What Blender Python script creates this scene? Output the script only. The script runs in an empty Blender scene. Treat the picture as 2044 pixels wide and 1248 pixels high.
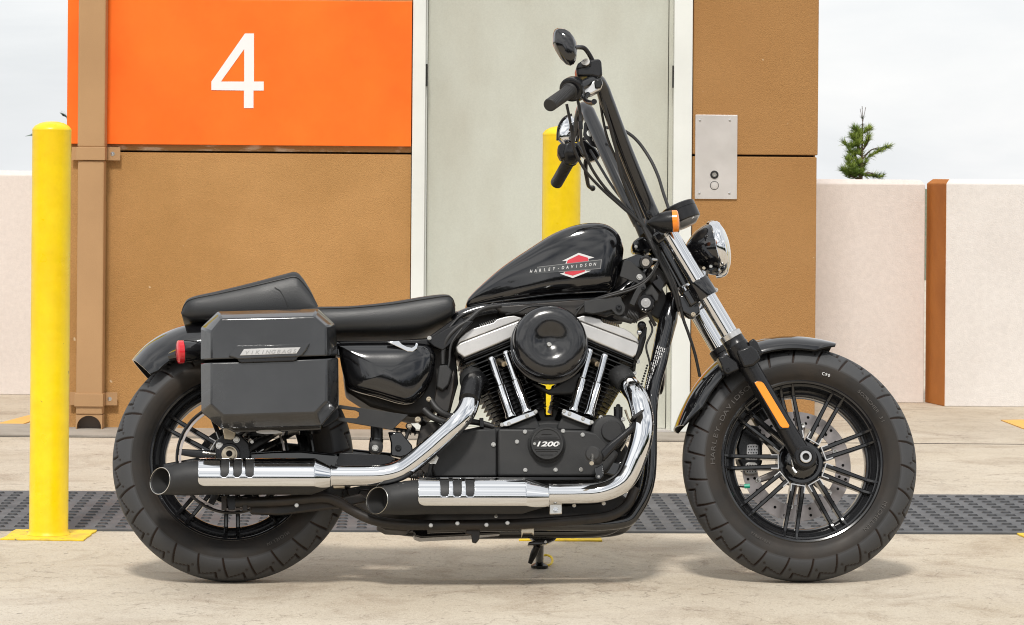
import bpy, bmesh, math, random
from mathutils import Vector, Matrix
random.seed(7)
S = bpy.context.scene
C = S.collection
R = math.radians
# ------------------------------------------------------------------ camera
K = 6000.0            # focal length in photo pixels (photo 2044 wide)
CX, CY = 1022.0, 338.0
CAMZ = 1.1
ROLL = R(0.47)
cam_d = bpy.data.cameras.new('camera'); cam = bpy.data.objects.new('camera', cam_d); C.objects.link(cam)
cr, sr = math.cos(ROLL), math.sin(ROLL)
cam.matrix_world = Matrix(((cr, -sr, 0, 0), (0, 0, -1, 0), (sr, cr, 0, CAMZ), (0, 0, 0, 1)))
cam_d.sensor_width = 36; cam_d.lens = 36 * K / 2044
cam_d.shift_y = -(624 - CY) / 2044
cam_d.clip_start = 0.1; cam_d.clip_end = 3000
cam_d.dof.use_dof = True; cam_d.dof.focus_distance = 7.95; cam_d.dof.aperture_fstop = 40
S.camera = cam
# ------------------------------------------------------------------ light
SUN_EL, SUN_AZ = R(55), R(186)     # azimuth measured from +Y (north) clockwise
w = bpy.data.worlds.new('World'); S.world = w; w.use_nodes = True
nt = w.node_tree; nt.nodes.clear()
def N(nt, t, **kw):
    n = nt.nodes.new(t)
    for k, v in kw.items():
        if k.startswith('i_'): n.inputs[k[2:].replace('_', ' ')].default_value = v
        else: setattr(n, k, v)
    return n
def LK(nt, a, b): nt.links.new(a, b)
out = N(nt, 'ShaderNodeOutputWorld'); bg = N(nt, 'ShaderNodeBackground')
sky = N(nt, 'ShaderNodeTexSky', sky_type='NISHITA', sun_disc=False, sun_elevation=SUN_EL, sun_rotation=SUN_AZ)
skm = N(nt, 'ShaderNodeMix', data_type='RGBA', blend_type='MULTIPLY'); skm.inputs[0].default_value = 1; skm.inputs[7].default_value = (.11, .11, .11, 1)
LK(nt, sky.outputs[0], skm.inputs[6])
tc = N(nt, 'ShaderNodeTexCoord'); mp = N(nt, 'ShaderNodeMapping'); mp.inputs['Scale'].default_value = (1, 1, 3.2)
LK(nt, tc.outputs['Generated'], mp.inputs[0])
nz = N(nt, 'ShaderNodeTexNoise'); nz.inputs['Scale'].default_value = 4.5; nz.inputs['Detail'].default_value = 9; nz.inputs['Roughness'].default_value = .55; nz.inputs['Distortion'].default_value = .4
LK(nt, mp.outputs[0], nz.inputs[0])
rp = N(nt, 'ShaderNodeValToRGB'); e = rp.color_ramp.elements
e[0].position = .30; e[0].color = (.75, .775, .80, 1); e[1].position = .57; e[1].color = (.97, .97, .97, 1)
m_ = rp.color_ramp.elements.new(.46); m_.color = (.88, .895, .91, 1)
LK(nt, nz.outputs[0], rp.inputs[0])
mx = N(nt, 'ShaderNodeMix', data_type='RGBA'); mx.inputs[0].default_value = .93
LK(nt, skm.outputs[2], mx.inputs[6]); LK(nt, rp.outputs[0], mx.inputs[7])
# heavier, more broken cloud added to the unseen sky half, to vary reflections in paint and chrome
n2 = N(nt, 'ShaderNodeTexNoise'); n2.inputs['Scale'].default_value = 2.1; n2.inputs['Detail'].default_value = 7; n2.inputs['Roughness'].default_value = .5; n2.inputs['Distortion'].default_value = .8
mp2 = N(nt, 'ShaderNodeMapping'); mp2.inputs['Scale'].default_value = (1, 1, 2.4); mp2.inputs['Location'].default_value = (3.1, 1.7, .4)
LK(nt, tc.outputs['Generated'], mp2.inputs[0]); LK(nt, mp2.outputs[0], n2.inputs[0])
r2 = N(nt, 'ShaderNodeValToRGB'); r2.color_ramp.elements[0].position = .36; r2.color_ramp.elements[0].color = (.30, .34, .40, 1); r2.color_ramp.elements[1].position = .60; r2.color_ramp.elements[1].color = (1.25, 1.25, 1.24, 1)
LK(nt, n2.outputs[0], r2.inputs[0])
sx = N(nt, 'ShaderNodeSeparateXYZ'); LK(nt, tc.outputs['Generated'], sx.inputs[0])
mr = N(nt, 'ShaderNodeMapRange'); mr.inputs['From Min'].default_value = .25; mr.inputs['From Max'].default_value = -.25; LK(nt, sx.outputs['Y'], mr.inputs[0])
mx3 = N(nt, 'ShaderNodeMix', data_type='RGBA'); LK(nt, mr.outputs[0], mx3.inputs[0]); LK(nt, mx.outputs[2], mx3.inputs[6]); LK(nt, r2.outputs[0], mx3.inputs[7])
LK(nt, mx3.outputs[2], bg.inputs[0]); bg.inputs[1].default_value = 1.0
LK(nt, bg.outputs[0], out.inputs[0])
sl = bpy.data.lights.new('sun', 'SUN'); sl.energy = 2.6; sl.angle = R(8); sl.color = (1, .96, .9)
so = bpy.data.objects.new('sun', sl); C.objects.link(so)
sdir = Vector((math.sin(SUN_AZ) * math.cos(SUN_EL), math.cos(SUN_AZ) * math.cos(SUN_EL), math.sin(SUN_EL)))
so.rotation_euler = sdir.to_track_quat('Z', 'Y').to_euler()
so.location = (-4, -6, 12)
S.view_settings.view_transform = 'Standard'; S.view_settings.look = 'None'
S.view_settings.exposure = 0.08; S.view_settings.gamma = 1
S.render.engine = 'CYCLES'; S.cycles.pixel_filter_type = 'BLACKMAN_HARRIS'; S.cycles.filter_width = 1.05
S.render.resolution_x = 1024; S.render.resolution_y = 625

# ------------------------------------------------------------------ materials
def M(name, col, rough=.5, metal=0, coat=0, bump=0, bscale=300, col2=None, vscale=6, vdetail=6, vlo=.35, vhi=.65, rvar=0, stretch=None, spec=.5, specks=None, grain=None):
    m = bpy.data.materials.new(name); m.use_nodes = True; t = m.node_tree
    b = t.nodes['Principled BSDF']
    b.inputs['Base Color'].default_value = (*col, 1); b.inputs['Roughness'].default_value = rough
    b.inputs['Metallic'].default_value = metal; b.inputs['Coat Weight'].default_value = coat; b.inputs['Coat Roughness'].default_value = .04
    b.inputs['Specular IOR Level'].default_value = spec
    tc = N(t, 'ShaderNodeTexCoord'); src = tc.outputs['Object']
    if stretch:
        mp = N(t, 'ShaderNodeMapping'); mp.inputs['Scale'].default_value = stretch; LK(t, src, mp.inputs[0]); src = mp.outputs[0]
    last = None
    if col2:
        nz = N(t, 'ShaderNodeTexNoise'); nz.inputs['Scale'].default_value = vscale; nz.inputs['Detail'].default_value = vdetail; nz.inputs['Roughness'].default_value = .6
        LK(t, src, nz.inputs[0])
        rp = N(t, 'ShaderNodeMapRange'); rp.inputs['From Min'].default_value = vlo; rp.inputs['From Max'].default_value = vhi
        LK(t, nz.outputs[0], rp.inputs[0])
        mx = N(t, 'ShaderNodeMix', data_type='RGBA'); mx.inputs[6].default_value = (*col, 1); mx.inputs[7].default_value = (*col2, 1)
        LK(t, rp.outputs[0], mx.inputs[0]); LK(t, mx.outputs[2], b.inputs['Base Color']); last = mx.outputs[2]
    if specks:
        sc, thr, scol = specks
        vz = N(t, 'ShaderNodeTexNoise'); vz.inputs['Scale'].default_value = sc; vz.inputs['Detail'].default_value = 2
        LK(t, src, vz.inputs[0])
        r2 = N(t, 'ShaderNodeMapRange'); r2.inputs['From Min'].default_value = thr; r2.inputs['From Max'].default_value = thr + .04
        LK(t, vz.outputs[0], r2.inputs[0])
        m2 = N(t, 'ShaderNodeMix', data_type='RGBA'); m2.inputs[7].default_value = (*scol, 1)
        if last: LK(t, last, m2.inputs[6])
        else: m2.inputs[6].default_value = (*col, 1)
        LK(t, r2.outputs[0], m2.inputs[0]); LK(t, m2.outputs[2], b.inputs['Base Color'])
    if grain:
        gs, ga = grain; gn = N(t, 'ShaderNodeTexNoise'); gn.inputs['Scale'].default_value = gs; gn.inputs['Detail'].default_value = 3; gn.inputs['Roughness'].default_value = .7
        LK(t, tc.outputs['Object'], gn.inputs[0]); gr_ = N(t, 'ShaderNodeMapRange'); gr_.inputs['From Min'].default_value = .3; gr_.inputs['From Max'].default_value = .7
        gr_.inputs['To Min'].default_value = 1 - ga; gr_.inputs['To Max'].default_value = 1 + ga; LK(t, gn.outputs[0], gr_.inputs[0])
        gm = N(t, 'ShaderNodeMix', data_type='RGBA', blend_type='MULTIPLY'); gm.inputs[0].default_value = 1; cb = N(t, 'ShaderNodeCombineColor')
        for q in range(3): LK(t, gr_.outputs[0], cb.inputs[q])
        bc = b.inputs['Base Color']
        if bc.is_linked: LK(t, bc.links[0].from_socket, gm.inputs[6])
        else: gm.inputs[6].default_value = (*col, 1)
        LK(t, cb.outputs[0], gm.inputs[7]); LK(t, gm.outputs[2], bc)
    if rvar:
        nr = N(t, 'ShaderNodeTexNoise'); nr.inputs['Scale'].default_value = 9; nr.inputs['Detail'].default_value = 5
        LK(t, tc.outputs['Object'], nr.inputs[0])
        rr = N(t, 'ShaderNodeMapRange'); rr.inputs['From Min'].default_value = .3; rr.inputs['From Max'].default_value = .7
        rr.inputs['To Min'].default_value = max(0.01, rough - rvar); rr.inputs['To Max'].default_value = rough + rvar
        LK(t, nr.outputs[0], rr.inputs[0]); LK(t, rr.outputs[0], b.inputs['Roughness'])
    if bump:
        nb = N(t, 'ShaderNodeTexNoise'); nb.inputs['Scale'].default_value = bscale; nb.inputs['Detail'].default_value = 3
        LK(t, tc.outputs['Object'], nb.inputs[0])
        bp = N(t, 'ShaderNodeBump'); bp.inputs['Strength'].default_value = 1; bp.inputs['Distance'].default_value = bump
        LK(t, nb.outputs[0], bp.inputs['Height']); LK(t, bp.outputs[0], b.inputs['Normal'])
    return m

# ------------------------------------------------------------------ pixel -> world (positions measured on the photo, each at its own real depth)
def ray(px, py):
    a, b = (px - CX) / K, (CY - py) / K
    return Vector((cr * a - sr * b, 1.0, sr * a + cr * b))
CAM = Vector((0, 0, CAMZ))
def W(px, py, d): return CAM + ray(px, py) * d
def G(px, py):
    r = ray(px, py); return CAM + r * (-CAMZ / r.z)

# ------------------------------------------------------------------ mesh helpers
def tag(o, label=None, cat=None, group=None, kind=None):
    if label: o['label'] = label
    if cat: o['category'] = cat
    if group: o['group'] = group
    if kind: o['kind'] = kind
    return o
def empty(name, loc=(0, 0, 0), parent=None):
    o = bpy.data.objects.new(name, None); C.objects.link(o); o.location = loc; o.empty_display_size = .2
    if parent: o.parent = parent
    return o
def crom(pts, n=6):
    pts = [Vector(p) for p in pts]
    if len(pts) < 3 or n < 2: return pts
    q = [pts[0] * 2 - pts[1]] + pts + [pts[-1] * 2 - pts[-2]]; o = []
    for i in range(1, len(q) - 2):
        a, b, c, d = q[i - 1:i + 3]
        for k in range(n):
            t = k / n
            o.append(.5 * ((2 * b) + (c - a) * t + (2 * a - 5 * b + 4 * c - d) * t * t + (3 * b - a - 3 * c + d) * t ** 3))
    o.append(pts[-1]); return o
class MB:
    def __init__(s): s.b = bmesh.new()
    def ring(s, pts): return [s.b.verts.new(p) for p in pts]
    def bridge(s, a, b, closed=True):
        n = len(a)
        for i in range(n if closed else n - 1):
            j = (i + 1) % n
            try: s.b.faces.new((a[i], a[j], b[j], b[i]))
            except ValueError: pass
    def cap(s, a, rev=False):
        try: s.b.faces.new(a[::-1] if rev else a)
        except ValueError: pass
    def tube(s, pts, r, seg=12, smooth=6, caps=True, flat=1.0):
        n0 = len(pts); P = crom(pts, smooth)
        if not hasattr(r, '__len__'): rr = [r] * len(P)
        else:
            rr = []
            for i in range(len(P)):
                t = i / (len(P) - 1) * (n0 - 1); k = min(int(t), n0 - 2); f = t - k; rr.append(r[k] * (1 - f) + r[k + 1] * f)
        T = []
        for i in range(len(P)):
            a = P[max(0, i - 1)]; b = P[min(len(P) - 1, i + 1)]; T.append((b - a).normalized())
        u = T[0].orthogonal().normalized() if abs(T[0].y) > .95 else (Vector((0, 1, 0)) - T[0] * T[0].y).normalized()
        prev = None
        for i, p in enumerate(P):
            if i: u = (u - T[i] * u.dot(T[i])).normalized()
            v = T[i].cross(u)
            ring = s.ring([p + (u * math.cos(2 * math.pi * k / seg) * flat + v * math.sin(2 * math.pi * k / seg)) * rr[i] for k in range(seg)])
            if prev: s.bridge(prev, ring)
            elif caps: s.cap(ring, True)
            prev = ring
        if caps: s.cap(prev)
        return s
    def cyl(s, p0, p1, r0, r1=None, seg=24, caps=True):
        p0, p1 = Vector(p0), Vector(p1)
        return s.lathe(p0, p1 - p0, [(0, r0), ((p1 - p0).length, r0 if r1 is None else r1)], seg, caps)
    def lathe(s, c, ax, prof, seg=32, caps=True, sx=1.0):
        c = Vector(c); ax = Vector(ax).normalized()
        u = ax.orthogonal().normalized() if abs(ax.y) > .9 and abs(ax.x) > .9 else None
        if u is None:
            ref = Vector((0, 0, 1)) if abs(ax.z) < .9 else Vector((1, 0, 0)); u = (ref - ax * ref.dot(ax)).normalized()
        v = ax.cross(u); prev = None; first = None
        for (t, r) in prof:
            ring = s.ring([c + ax * t + (u * math.cos(2 * math.pi * k / seg) + v * math.sin(2 * math.pi * k / seg) * sx) * r for k in range(seg)]) if r > 1e-6 else None
            if ring is None:
                pt = s.b.verts.new(c + ax * t)
                if prev:
                    if isinstance(prev, list):
                        for k in range(seg): s.b.faces.new((prev[k], prev[(k + 1) % seg], pt))
                prev = pt
            else:
                if isinstance(prev, list): s.bridge(prev, ring)
                elif prev is not None:
                    for k in range(seg): s.b.faces.new((ring[(k + 1) % seg], ring[k], prev))
                elif caps: s.cap(ring, True)
                prev = ring
        if caps and isinstance(prev, list): s.cap(prev)
        return s
    def poly(s, pts, off):
        """prism: planar loop pts (3d), extruded by vector off"""
        off = Vector(off); a = s.ring([Vector(p) for p in pts]); b = s.ring([Vector(p) + off for p in pts])
        s.cap(a); s.cap(b, True); s.bridge(b, a); return s
    def box(s, c, sz, rot=None):
        c = Vector(c); h = Vector(sz) / 2; v = []
        for x in (-1, 1):
            for y in (-1, 1):
                for z in (-1, 1):
                    p = Vector((x * h.x, y * h.y, z * h.z))
                    if rot is not None: p = rot @ p
                    v.append(s.b.verts.new(c + p))
        for f in ((0, 1, 3, 2), (4, 6, 7, 5), (0, 4, 5, 1), (2, 3, 7, 6), (0, 2, 6, 4), (1, 5, 7, 3)): s.b.faces.new([v[i] for i in f])
        return s
    def ball(s, c, r, sc=(1, 1, 1), seg=16):
        m = Matrix.Translation(Vector(c)) @ Matrix.Diagonal((*sc, 1))
        bmesh.ops.create_uvsphere(s.b, u_segments=seg, v_segments=seg // 2 + 2, radius=r, matrix=m); return s
    def loft(s, rings, caps=True, closed=True):
        prev = None
        for rg in rings:
            a = s.ring(rg)
            if prev: s.bridge(prev, a, closed)
            elif caps: s.cap(a, True)
            prev = a
        if caps: s.cap(prev)
        return s
    def build(s, name, mat, parent=None, bevel=0, smooth=35, seg=2, sub=0, label=None, solid=0, norm=True):
        if norm: bmesh.ops.recalc_face_normals(s.b, faces=s.b.faces)
        me = bpy.data.meshes.new(name); s.b.to_mesh(me); s.b.free()
        for m in (mat if isinstance(mat, (list, tuple)) else [mat]): me.materials.append(m)
        o = bpy.data.objects.new(name, me); C.objects.link(o)
        if parent: o.parent = parent
        if smooth:
            me.shade_smooth()
            try: me.set_sharp_from_angle(angle=R(smooth))
            except Exception: pass
        if solid:
            d = o.modifiers.new('solid', 'SOLIDIFY'); d.thickness = solid; d.offset = 0
        if bevel:
            d = o.modifiers.new('bevel', 'BEVEL'); d.width = bevel; d.segments = seg; d.limit_method = 'ANGLE'; d.angle_limit = R(32); d.harden_normals = False
        if sub:
            d = o.modifiers.new('sub', 'SUBSURF'); d.levels = sub; d.render_levels = sub
        if label: o['label'] = label
        return o
def textmesh(name, body, size, mat, parent, mtx, ext=.0004, shear=0, spacing=1.0, bold=0):
    cu = bpy.data.curves.new(name, 'FONT'); cu.body = body; cu.size = size; cu.extrude = ext; cu.shear = shear; cu.space_character = spacing
    cu.align_x = 'CENTER'; cu.align_y = 'CENTER'; cu.offset = bold
    t = bpy.data.objects.new(name + '_t', cu); C.objects.link(t)
    dg = bpy.context.evaluated_depsgraph_get(); me = bpy.data.meshes.new_from_object(t.evaluated_get(dg))
    bpy.data.objects.remove(t, do_unlink=True)
    me.transform(mtx); me.name = name; me.materials.clear(); me.materials.append(mat)
    o = bpy.data.objects.new(name, me); C.objects.link(o)
    if parent: o.parent = parent
    return o
# ================================================================== SETTING
def ground_mat():
    m = M('deck_concrete', (.50, .445, .375), .88, bump=.0012, bscale=220); t = m.node_tree; b = t.nodes['Principled BSDF']
    tc = N(t, 'ShaderNodeTexCoord'); src = tc.outputs['Object']
    def noise(sc, det=6, rough=.6, st=None, dist=0):
        n = N(t, 'ShaderNodeTexNoise'); n.inputs['Scale'].default_value = sc; n.inputs['Detail'].default_value = det; n.inputs['Roughness'].default_value = rough; n.inputs['Distortion'].default_value = dist
        if st:
            mp = N(t, 'ShaderNodeMapping'); mp.inputs['Scale'].default_value = st; LK(t, src, mp.inputs[0]); LK(t, mp.outputs[0], n.inputs[0])
        else: LK(t, src, n.inputs[0])
        return n.outputs[0]
    def rng(s, a, b_, lo=0, hi=1):
        r = N(t, 'ShaderNodeMapRange'); r.inputs['From Min'].default_value = a; r.inputs['From Max'].default_value = b_; r.inputs['To Min'].default_value = lo; r.inputs['To Max'].default_value = hi
        LK(t, s, r.inputs[0]); return r.outputs[0]
    def mix(f, a, bb, mode='MIX'):
        x = N(t, 'ShaderNodeMix', data_type='RGBA', blend_type=mode)
        if isinstance(f, float): x.inputs[0].default_value = f
        else: LK(t, f, x.inputs[0])
        for i, v in ((6, a), (7, bb)):
            if isinstance(v, tuple): x.inputs[i].default_value = (*v, 1)
            else: LK(t, v, x.inputs[i])
        return x.outputs[2]
    c = mix(rng(noise(1.3, 8, .62), .32, .68), (.45, .38, .285), (.575, .51, .41))
    c = mix(rng(noise(3.2, 9, .72, None, .8), .50, .64, 0, .62), c, (.31, .235, .165))
    c = mix(rng(noise(.55, 5), .45, .7, 0, .5), c, (.54, .495, .435))
    c = mix(rng(noise(60, 4, .7), .54, .70, 0, .55), c, (.24, .185, .13))
    c = mix(rng(noise(14, 6, .75, (1, .6, 1), 1.4), .57, .68, 0, .55), c, (.17, .12, .085))
    c = mix(rng(noise(33, 2, .5), .72, .76, 0, .8), c, (.08, .065, .05))
    c = mix(rng(noise(170, 3, .7), .52, .68, 0, .55), c, (.70, .64, .55))
    c = mix(rng(noise(130, 3, .7, (1.3, 1, 1)), .56, .70, 0, .60), c, (.20, .155, .11))
    vo = N(t, 'ShaderNodeTexVoronoi', feature='DISTANCE_TO_EDGE'); vo.inputs['Scale'].default_value = .55
    nd_ = N(t, 'ShaderNodeTexNoise'); nd_.inputs['Scale'].default_value = 2.2; nd_.inputs['Detail'].default_value = 6
    LK(t, src, nd_.inputs[0]); ad = N(t, 'ShaderNodeVectorMath', operation='ADD'); LK(t, src, ad.inputs[0]); LK(t, nd_.outputs['Color'], ad.inputs[1]); LK(t, ad.outputs[0], vo.inputs[0])
    c = mix(rng(vo.outputs['Distance'], .0, .0022, .55, 0), c, (.16, .12, .09))
    # tyre scrub arcs near the bike
    wv = N(t, 'ShaderNodeTexWave', wave_type='RINGS', rings_direction='SPHERICAL'); wv.inputs['Scale'].default_value = 2.3; wv.inputs['Distortion'].default_value = 5; wv.inputs['Detail'].default_value = 4; wv.inputs['Detail Scale'].default_value = 1.6
    mp = N(t, 'ShaderNodeMapping'); mp.inputs['Location'].default_value = (.9, -7.2, 0); LK(t, src, mp.inputs[0]); LK(t, mp.outputs[0], wv.inputs[0])
    c = mix(rng(wv.outputs['Fac'], .80, .99, 0, .07), c, (.30, .235, .18))
    LK(t, c, b.inputs['Base Color'])
    LK(t, rng(noise(5, 5), .3, .7, .74, .95), b.inputs['Roughness'])
    return m
m_deck = ground_mat()
g = MB(); g.box((0, 5.35, -.15), (60, 50.7, .3)); o = g.build('deck', m_deck, smooth=0); tag(o, kind='structure')
m_earth = M('earth', (.16, .15, .10), .95, col2=(.08, .11, .05), vscale=.05)
g = MB(); g.box((0, 0, -7.25), (3000, 3000, .5)); o = g.build('ground', m_earth, smooth=0); tag(o, kind='structure')

# tactile rubber strip (sheet + domes) laid slightly askew
m_rubd = M('strip_dome', (.022, .023, .026), .5)
m_rub = M('strip_rubber', (.110, .114, .121), .62, col2=(.066, .069, .075), vscale=7, bump=.0006, bscale=500, rvar=.12)
tl, tr_, bl, br = G(20, 983), G(2000, 991), G(20, 1062.5), G(2000, 1065)
def strip():
    ux = (tr_ - tl).normalized(); uy = Vector((-ux.y, ux.x, 0)); org = bl + (br - bl) * .5
    wd = ((tl - bl).dot(uy) + (tr_ - br).dot(uy)) / 2
    g = MB(); half = 3.4
    g.poly([org - ux * half, org + ux * half, org + ux * half + uy * wd, org - ux * half + uy * wd], (0, 0, .006))
    p = .0608; pq = .078; nx = int(half * 2 / p); ny = int((wd - .03) / pq)
    for i in range(nx):
        for j in range(ny):
            c = org + ux * (-half + (i + .5) * p) + uy * (.02 + (j + .5) * pq) + Vector((0, 0, .006))
            if abs(c.x) > 2.4: continue
            n0 = len(g.b.faces); b0, b1 = c - Vector((0, 0, .001)), c + Vector((0, 0, .0048))
            lo_ = [b0 + ux * .018 * math.cos(q * math.pi / 4 + .39) * 1.05 + uy * .013 * math.sin(q * math.pi / 4 + .39) for q in range(8)]
            hi_ = [b1 + ux * .0135 * math.cos(q * math.pi / 4 + .39) * 1.05 + uy * .007 * math.sin(q * math.pi / 4 + .39) for q in range(8)]
            A_, B2 = g.ring(lo_), g.ring(hi_); g.bridge(A_, B2); g.cap(B2)
    for f in g.b.faces:
        if max(v.co.z for v in f.verts) > .0065 + .002: f.material_index = 1
    o = g.build('tactile_strip', [m_rub, m_rubd], smooth=0); tag(o, kind='structure')
    # joints between panels are thin dark seams
    g = MB()
    for k in range(-5, 6):
        c = org + ux * (k * .61 + .2) + Vector((0, 0, .0068)); g.poly([c, c + ux * .003, c + ux * .003 + uy * wd, c + uy * wd], (0, 0, .0006))
strip()
# expansion joint and slab in front of the tower
m_joint = M('joint_dark', (.09, .075, .06), .9, col2=(.03, .025, .02), vscale=9)
m_apron = M('apron_concrete', (.38, .34, .29), .9, col2=(.28, .25, .21), vscale=5, bump=.001, bscale=250)
A, B_ = G(-60, 872), G(2100, 888)
g = MB(); g.poly([A, B_, B_ + Vector((0, .0115, 0)), A + Vector((0, .0115, 0))], (0, 0, .0015)); o = g.build('slab_joint', m_joint, smooth=0); tag(o, kind='structure')
g = MB(); a0 = W(-60, 860, 12.3); xl, xr = W(136, 800, 12.4).x, W(1630, 800, 12.4).x
g.poly([(xl - .4, A.y + .012, 0), (xr - .01, B_.y + .012, 0), (xr - .01, 12.7, 0), (xl - .4, 12.7, 0)], (0, 0, .008)); o = g.build('apron_slab', m_apron, smooth=0); tag(o, kind='structure')
# painted lines
m_line = M('line_paint', (.80, .46, .10), .75, col2=(.62, .40, .17), vscale=12, vlo=.45, vhi=.75)
def quad(name, pts, z, mat):
    g = MB(); q = [G(*p) for p in pts]; g.poly([Vector((v.x, v.y, 0)) for v in q], (0, 0, z)); o = g.build(name, mat, smooth=0); tag(o, kind='structure'); return o
quad('painted_line', [(-40, 877), (75, 838), (75, 826), (-40, 856)], .004, m_line)
quad('painted_line', [(1998, 840), (2100, 838), (2100, 868), (2040, 856)], .004, m_line)

# ================================================================== BUILDING
DW = 12.56
m_stucco = M('stucco_ochre', (.51, .275, .10), .92, bump=.0032, bscale=270, grain=(240, .12), col2=(.41, .215, .07), vscale=1.5, vdetail=8, vlo=.36, vhi=.64, specks=(26, .76, (.62, .46, .28)))
m_stucco2 = M('stucco_brown', (.405, .212, .075), .92, bump=.0032, bscale=270, grain=(240, .12), col2=(.36, .18, .058), vscale=1.8, vlo=.35, vhi=.72, specks=(24, .77, (.6, .45, .28)))
m_weath = M('weathered_band', (.36, .19, .07), .92, bump=.002, bscale=160, col2=(.62, .47, .33), vscale=9, vlo=.50, vhi=.62, stretch=(1, 1, 4))
m_dark = M('joint_brown', (.05, .03, .02), .9)  # dark brown of the core, visible in the panel joints
m_frame = M('frame_offwhite', (.79, .81, .78), .42, col2=(.72, .74, .71), vscale=3)
def door_mat():
    m = M('door_greygreen', (.56, .575, .51), .46, grain=(160, .05), col2=(.46, .45, .38), vscale=1.5, vdetail=5, vlo=.44, vhi=.72, rvar=.08, stretch=(1.2, 1, .55), bump=.0004, bscale=700)
    return m
m_door = door_mat()
m_steel = M('brushed_steel', (.76, .73, .71), .42, .6, col2=(.68, .65, .63), vscale=5, rvar=.08)
m_chrome_b = M('screw_metal', (.7, .7, .7), .25, 1)
bld = empty('elevator_tower', W(880, 860, DW)); bld.location.z = 0
tag(bld, 'brown stucco elevator tower with pale grey door, behind the motorcycle', 'building')
class Rel:
    pass
def rel(o, parent):
    o.parent = parent; o.matrix_parent_inverse = Matrix.Translation(-parent.location); return o
def X(px, d=DW): return W(px, 600, d).x
def Z(py, px=800, d=DW): return W(px, py, d).z
def fbox(name, mat, x0, x1, z0, z1, y0, y1, parent, bevel=.0, smooth=0, label=None):
    g = MB(); g.box(((x0 + x1) / 2, (y0 + y1) / 2, (z0 + z1) / 2), (x1 - x0, y1 - y0, z1 - z0))
    o = g.build(name, mat, None, bevel=bevel, smooth=smooth, label=label)
    if parent: rel(o, parent)
    return o
XL = X(134); XJ1 = X(820); XD0 = X(846); XD1 = X(1341.5); XJ2 = X(1378); XR = X(1628)
ZT = 3.3
fbox('core_wall', m_dark, XL + .01, XJ1 - .005, 0, ZT - .02, DW + .04, DW + 2.4, bld)
fbox('core_wall', m_dark, XJ2 + .005, XR - .01, .07, ZT - .02, DW + .04, DW + 2.4, bld)
fbox('core_wall', m_dark, XJ1 - .004, XJ2 + .004, 0, ZT - .02, DW + .12, DW + 2.39, bld)
zj = Z(305, 600); zo = Z(291, 600)
fbox('wall_panel', m_stucco, XL, XJ1 - .003, Z(857, 240), zj - .004, DW, DW + .039, bld, bevel=.003)
fbox('wall_panel', m_weath, XL, XJ1 - .003, zj + .004, zo + .02, DW, DW + .039, bld, bevel=.002)
fbox('wall_panel', m_stucco, XL, XJ1 - .003, zo + .028, ZT, DW, DW + .039, bld, bevel=.003)
zj2 = Z(311, 1500)
fbox('wall_panel', m_stucco2, XJ2 + .004, XR, Z(834, 1600), zj2 - .004, DW, DW + .039, bld, bevel=.004)
fbox('wall_panel', m_stucco2, XJ2 + .004, XR + .004, zj2 + .004, ZT, DW, DW + .039, bld, bevel=.004)
fbox('wall_panel', m_stucco, XR - .009, XR - .002, .07, ZT, DW + .045, DW + 2.4, bld)
fbox('wall_panel', m_stucco, XL, XL + .008, 0.02, ZT, DW + .045, DW + 2.4, bld)
fbox('curb', m_apron, XJ2 + .003, XR - .005, 0, .067, DW + .01, DW + 2.4, bld, bevel=.006)
# door frame and door
fbox('door_frame', m_frame, XJ1, XD0, .009, ZT - .01, DW - .018, DW + .06, bld, bevel=.003)
fbox('door_frame', m_frame, XD1, XJ2, .009, ZT - .01, DW - .018, DW + .06, bld, bevel=.003)
fbox('door_frame', m_frame, XD0 + .001, XD1 - .001, 2.13, 2.22, DW - .016, DW + .06, bld, bevel=.003)
fbox('transom_wall', m_stucco, XD0 + .001, XD1 - .001, 2.222, ZT, DW, DW + .1, bld)
fbox('inner_jamb', m_frame, XD0 + .0005, XD0 + .006, .009, 2.13, DW + .03, DW + .1, bld)
fbox('door', m_door, XD0 + .007, XD1 - .02, .016, 2.125, DW + .075, DW + .11, bld, bevel=.002)
fbox('inner_jamb', m_door, XD1 - .0175, XD1 - .0005, .009, 2.13, DW + .055, DW + .11, bld)
fbox('door_sill', m_steel, XD0 - .05, XD1 + .05, .0085, .0155, DW - .012, DW + .11, bld)
m_blk = M('black_plastic', (.02, .02, .02), .45)
fbox('door_sensor', m_blk, XD0 - .002, XD0 + .007, Z(172, 846), Z(128, 846), DW + .0, DW + .03, bld)
fbox('door_sensor', m_blk, XD1 - .006, XD1 + .002, Z(175, 1341), Z(131, 1341), DW + .0, DW + .03, bld)

# orange level sign with the figure 4
m_orange = M('sign_orange', (.98, .158, .016), .5, col2=(.97, .188, .020), vscale=1.6, vlo=.4, vhi=.6, rvar=.08, spec=.25, grain=(8, .04), specks=(19, .80, (.98, .62, .42)))
m_white = M('sign_white', (.86, .86, .86), .4)
sg = empty('level_sign', (X(478), DW - .02, Z(145, 478))); tag(sg, 'orange level sign with a white 4 on the tower wall', 'sign')
fbox('sign_panel', m_orange, XL - .004, XJ1 - .004, zo, Z(1.5, 600), DW - .022, DW - .001, sg, bevel=.002)
pts4 = [(489, 67), (507, 67), (507, 163), (526.5, 163), (526.5, 181), (506, 181), (506, 216), (487, 216), (487, 181), (422, 180), (422, 163)]
hole = [(487.5, 98), (487.5, 163), (441, 163)]
g = MB(); dd = DW - .0225
def S4(p): v = W(p[0], p[1], dd); return Vector((v.x, dd, v.z))
es = []
for loop in (pts4, hole):
    vs = [g.b.verts.new(S4(p)) for p in loop]; es += [g.b.edges.new((vs[k], vs[(k + 1) % len(vs)])) for k in range(len(vs))]
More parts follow.
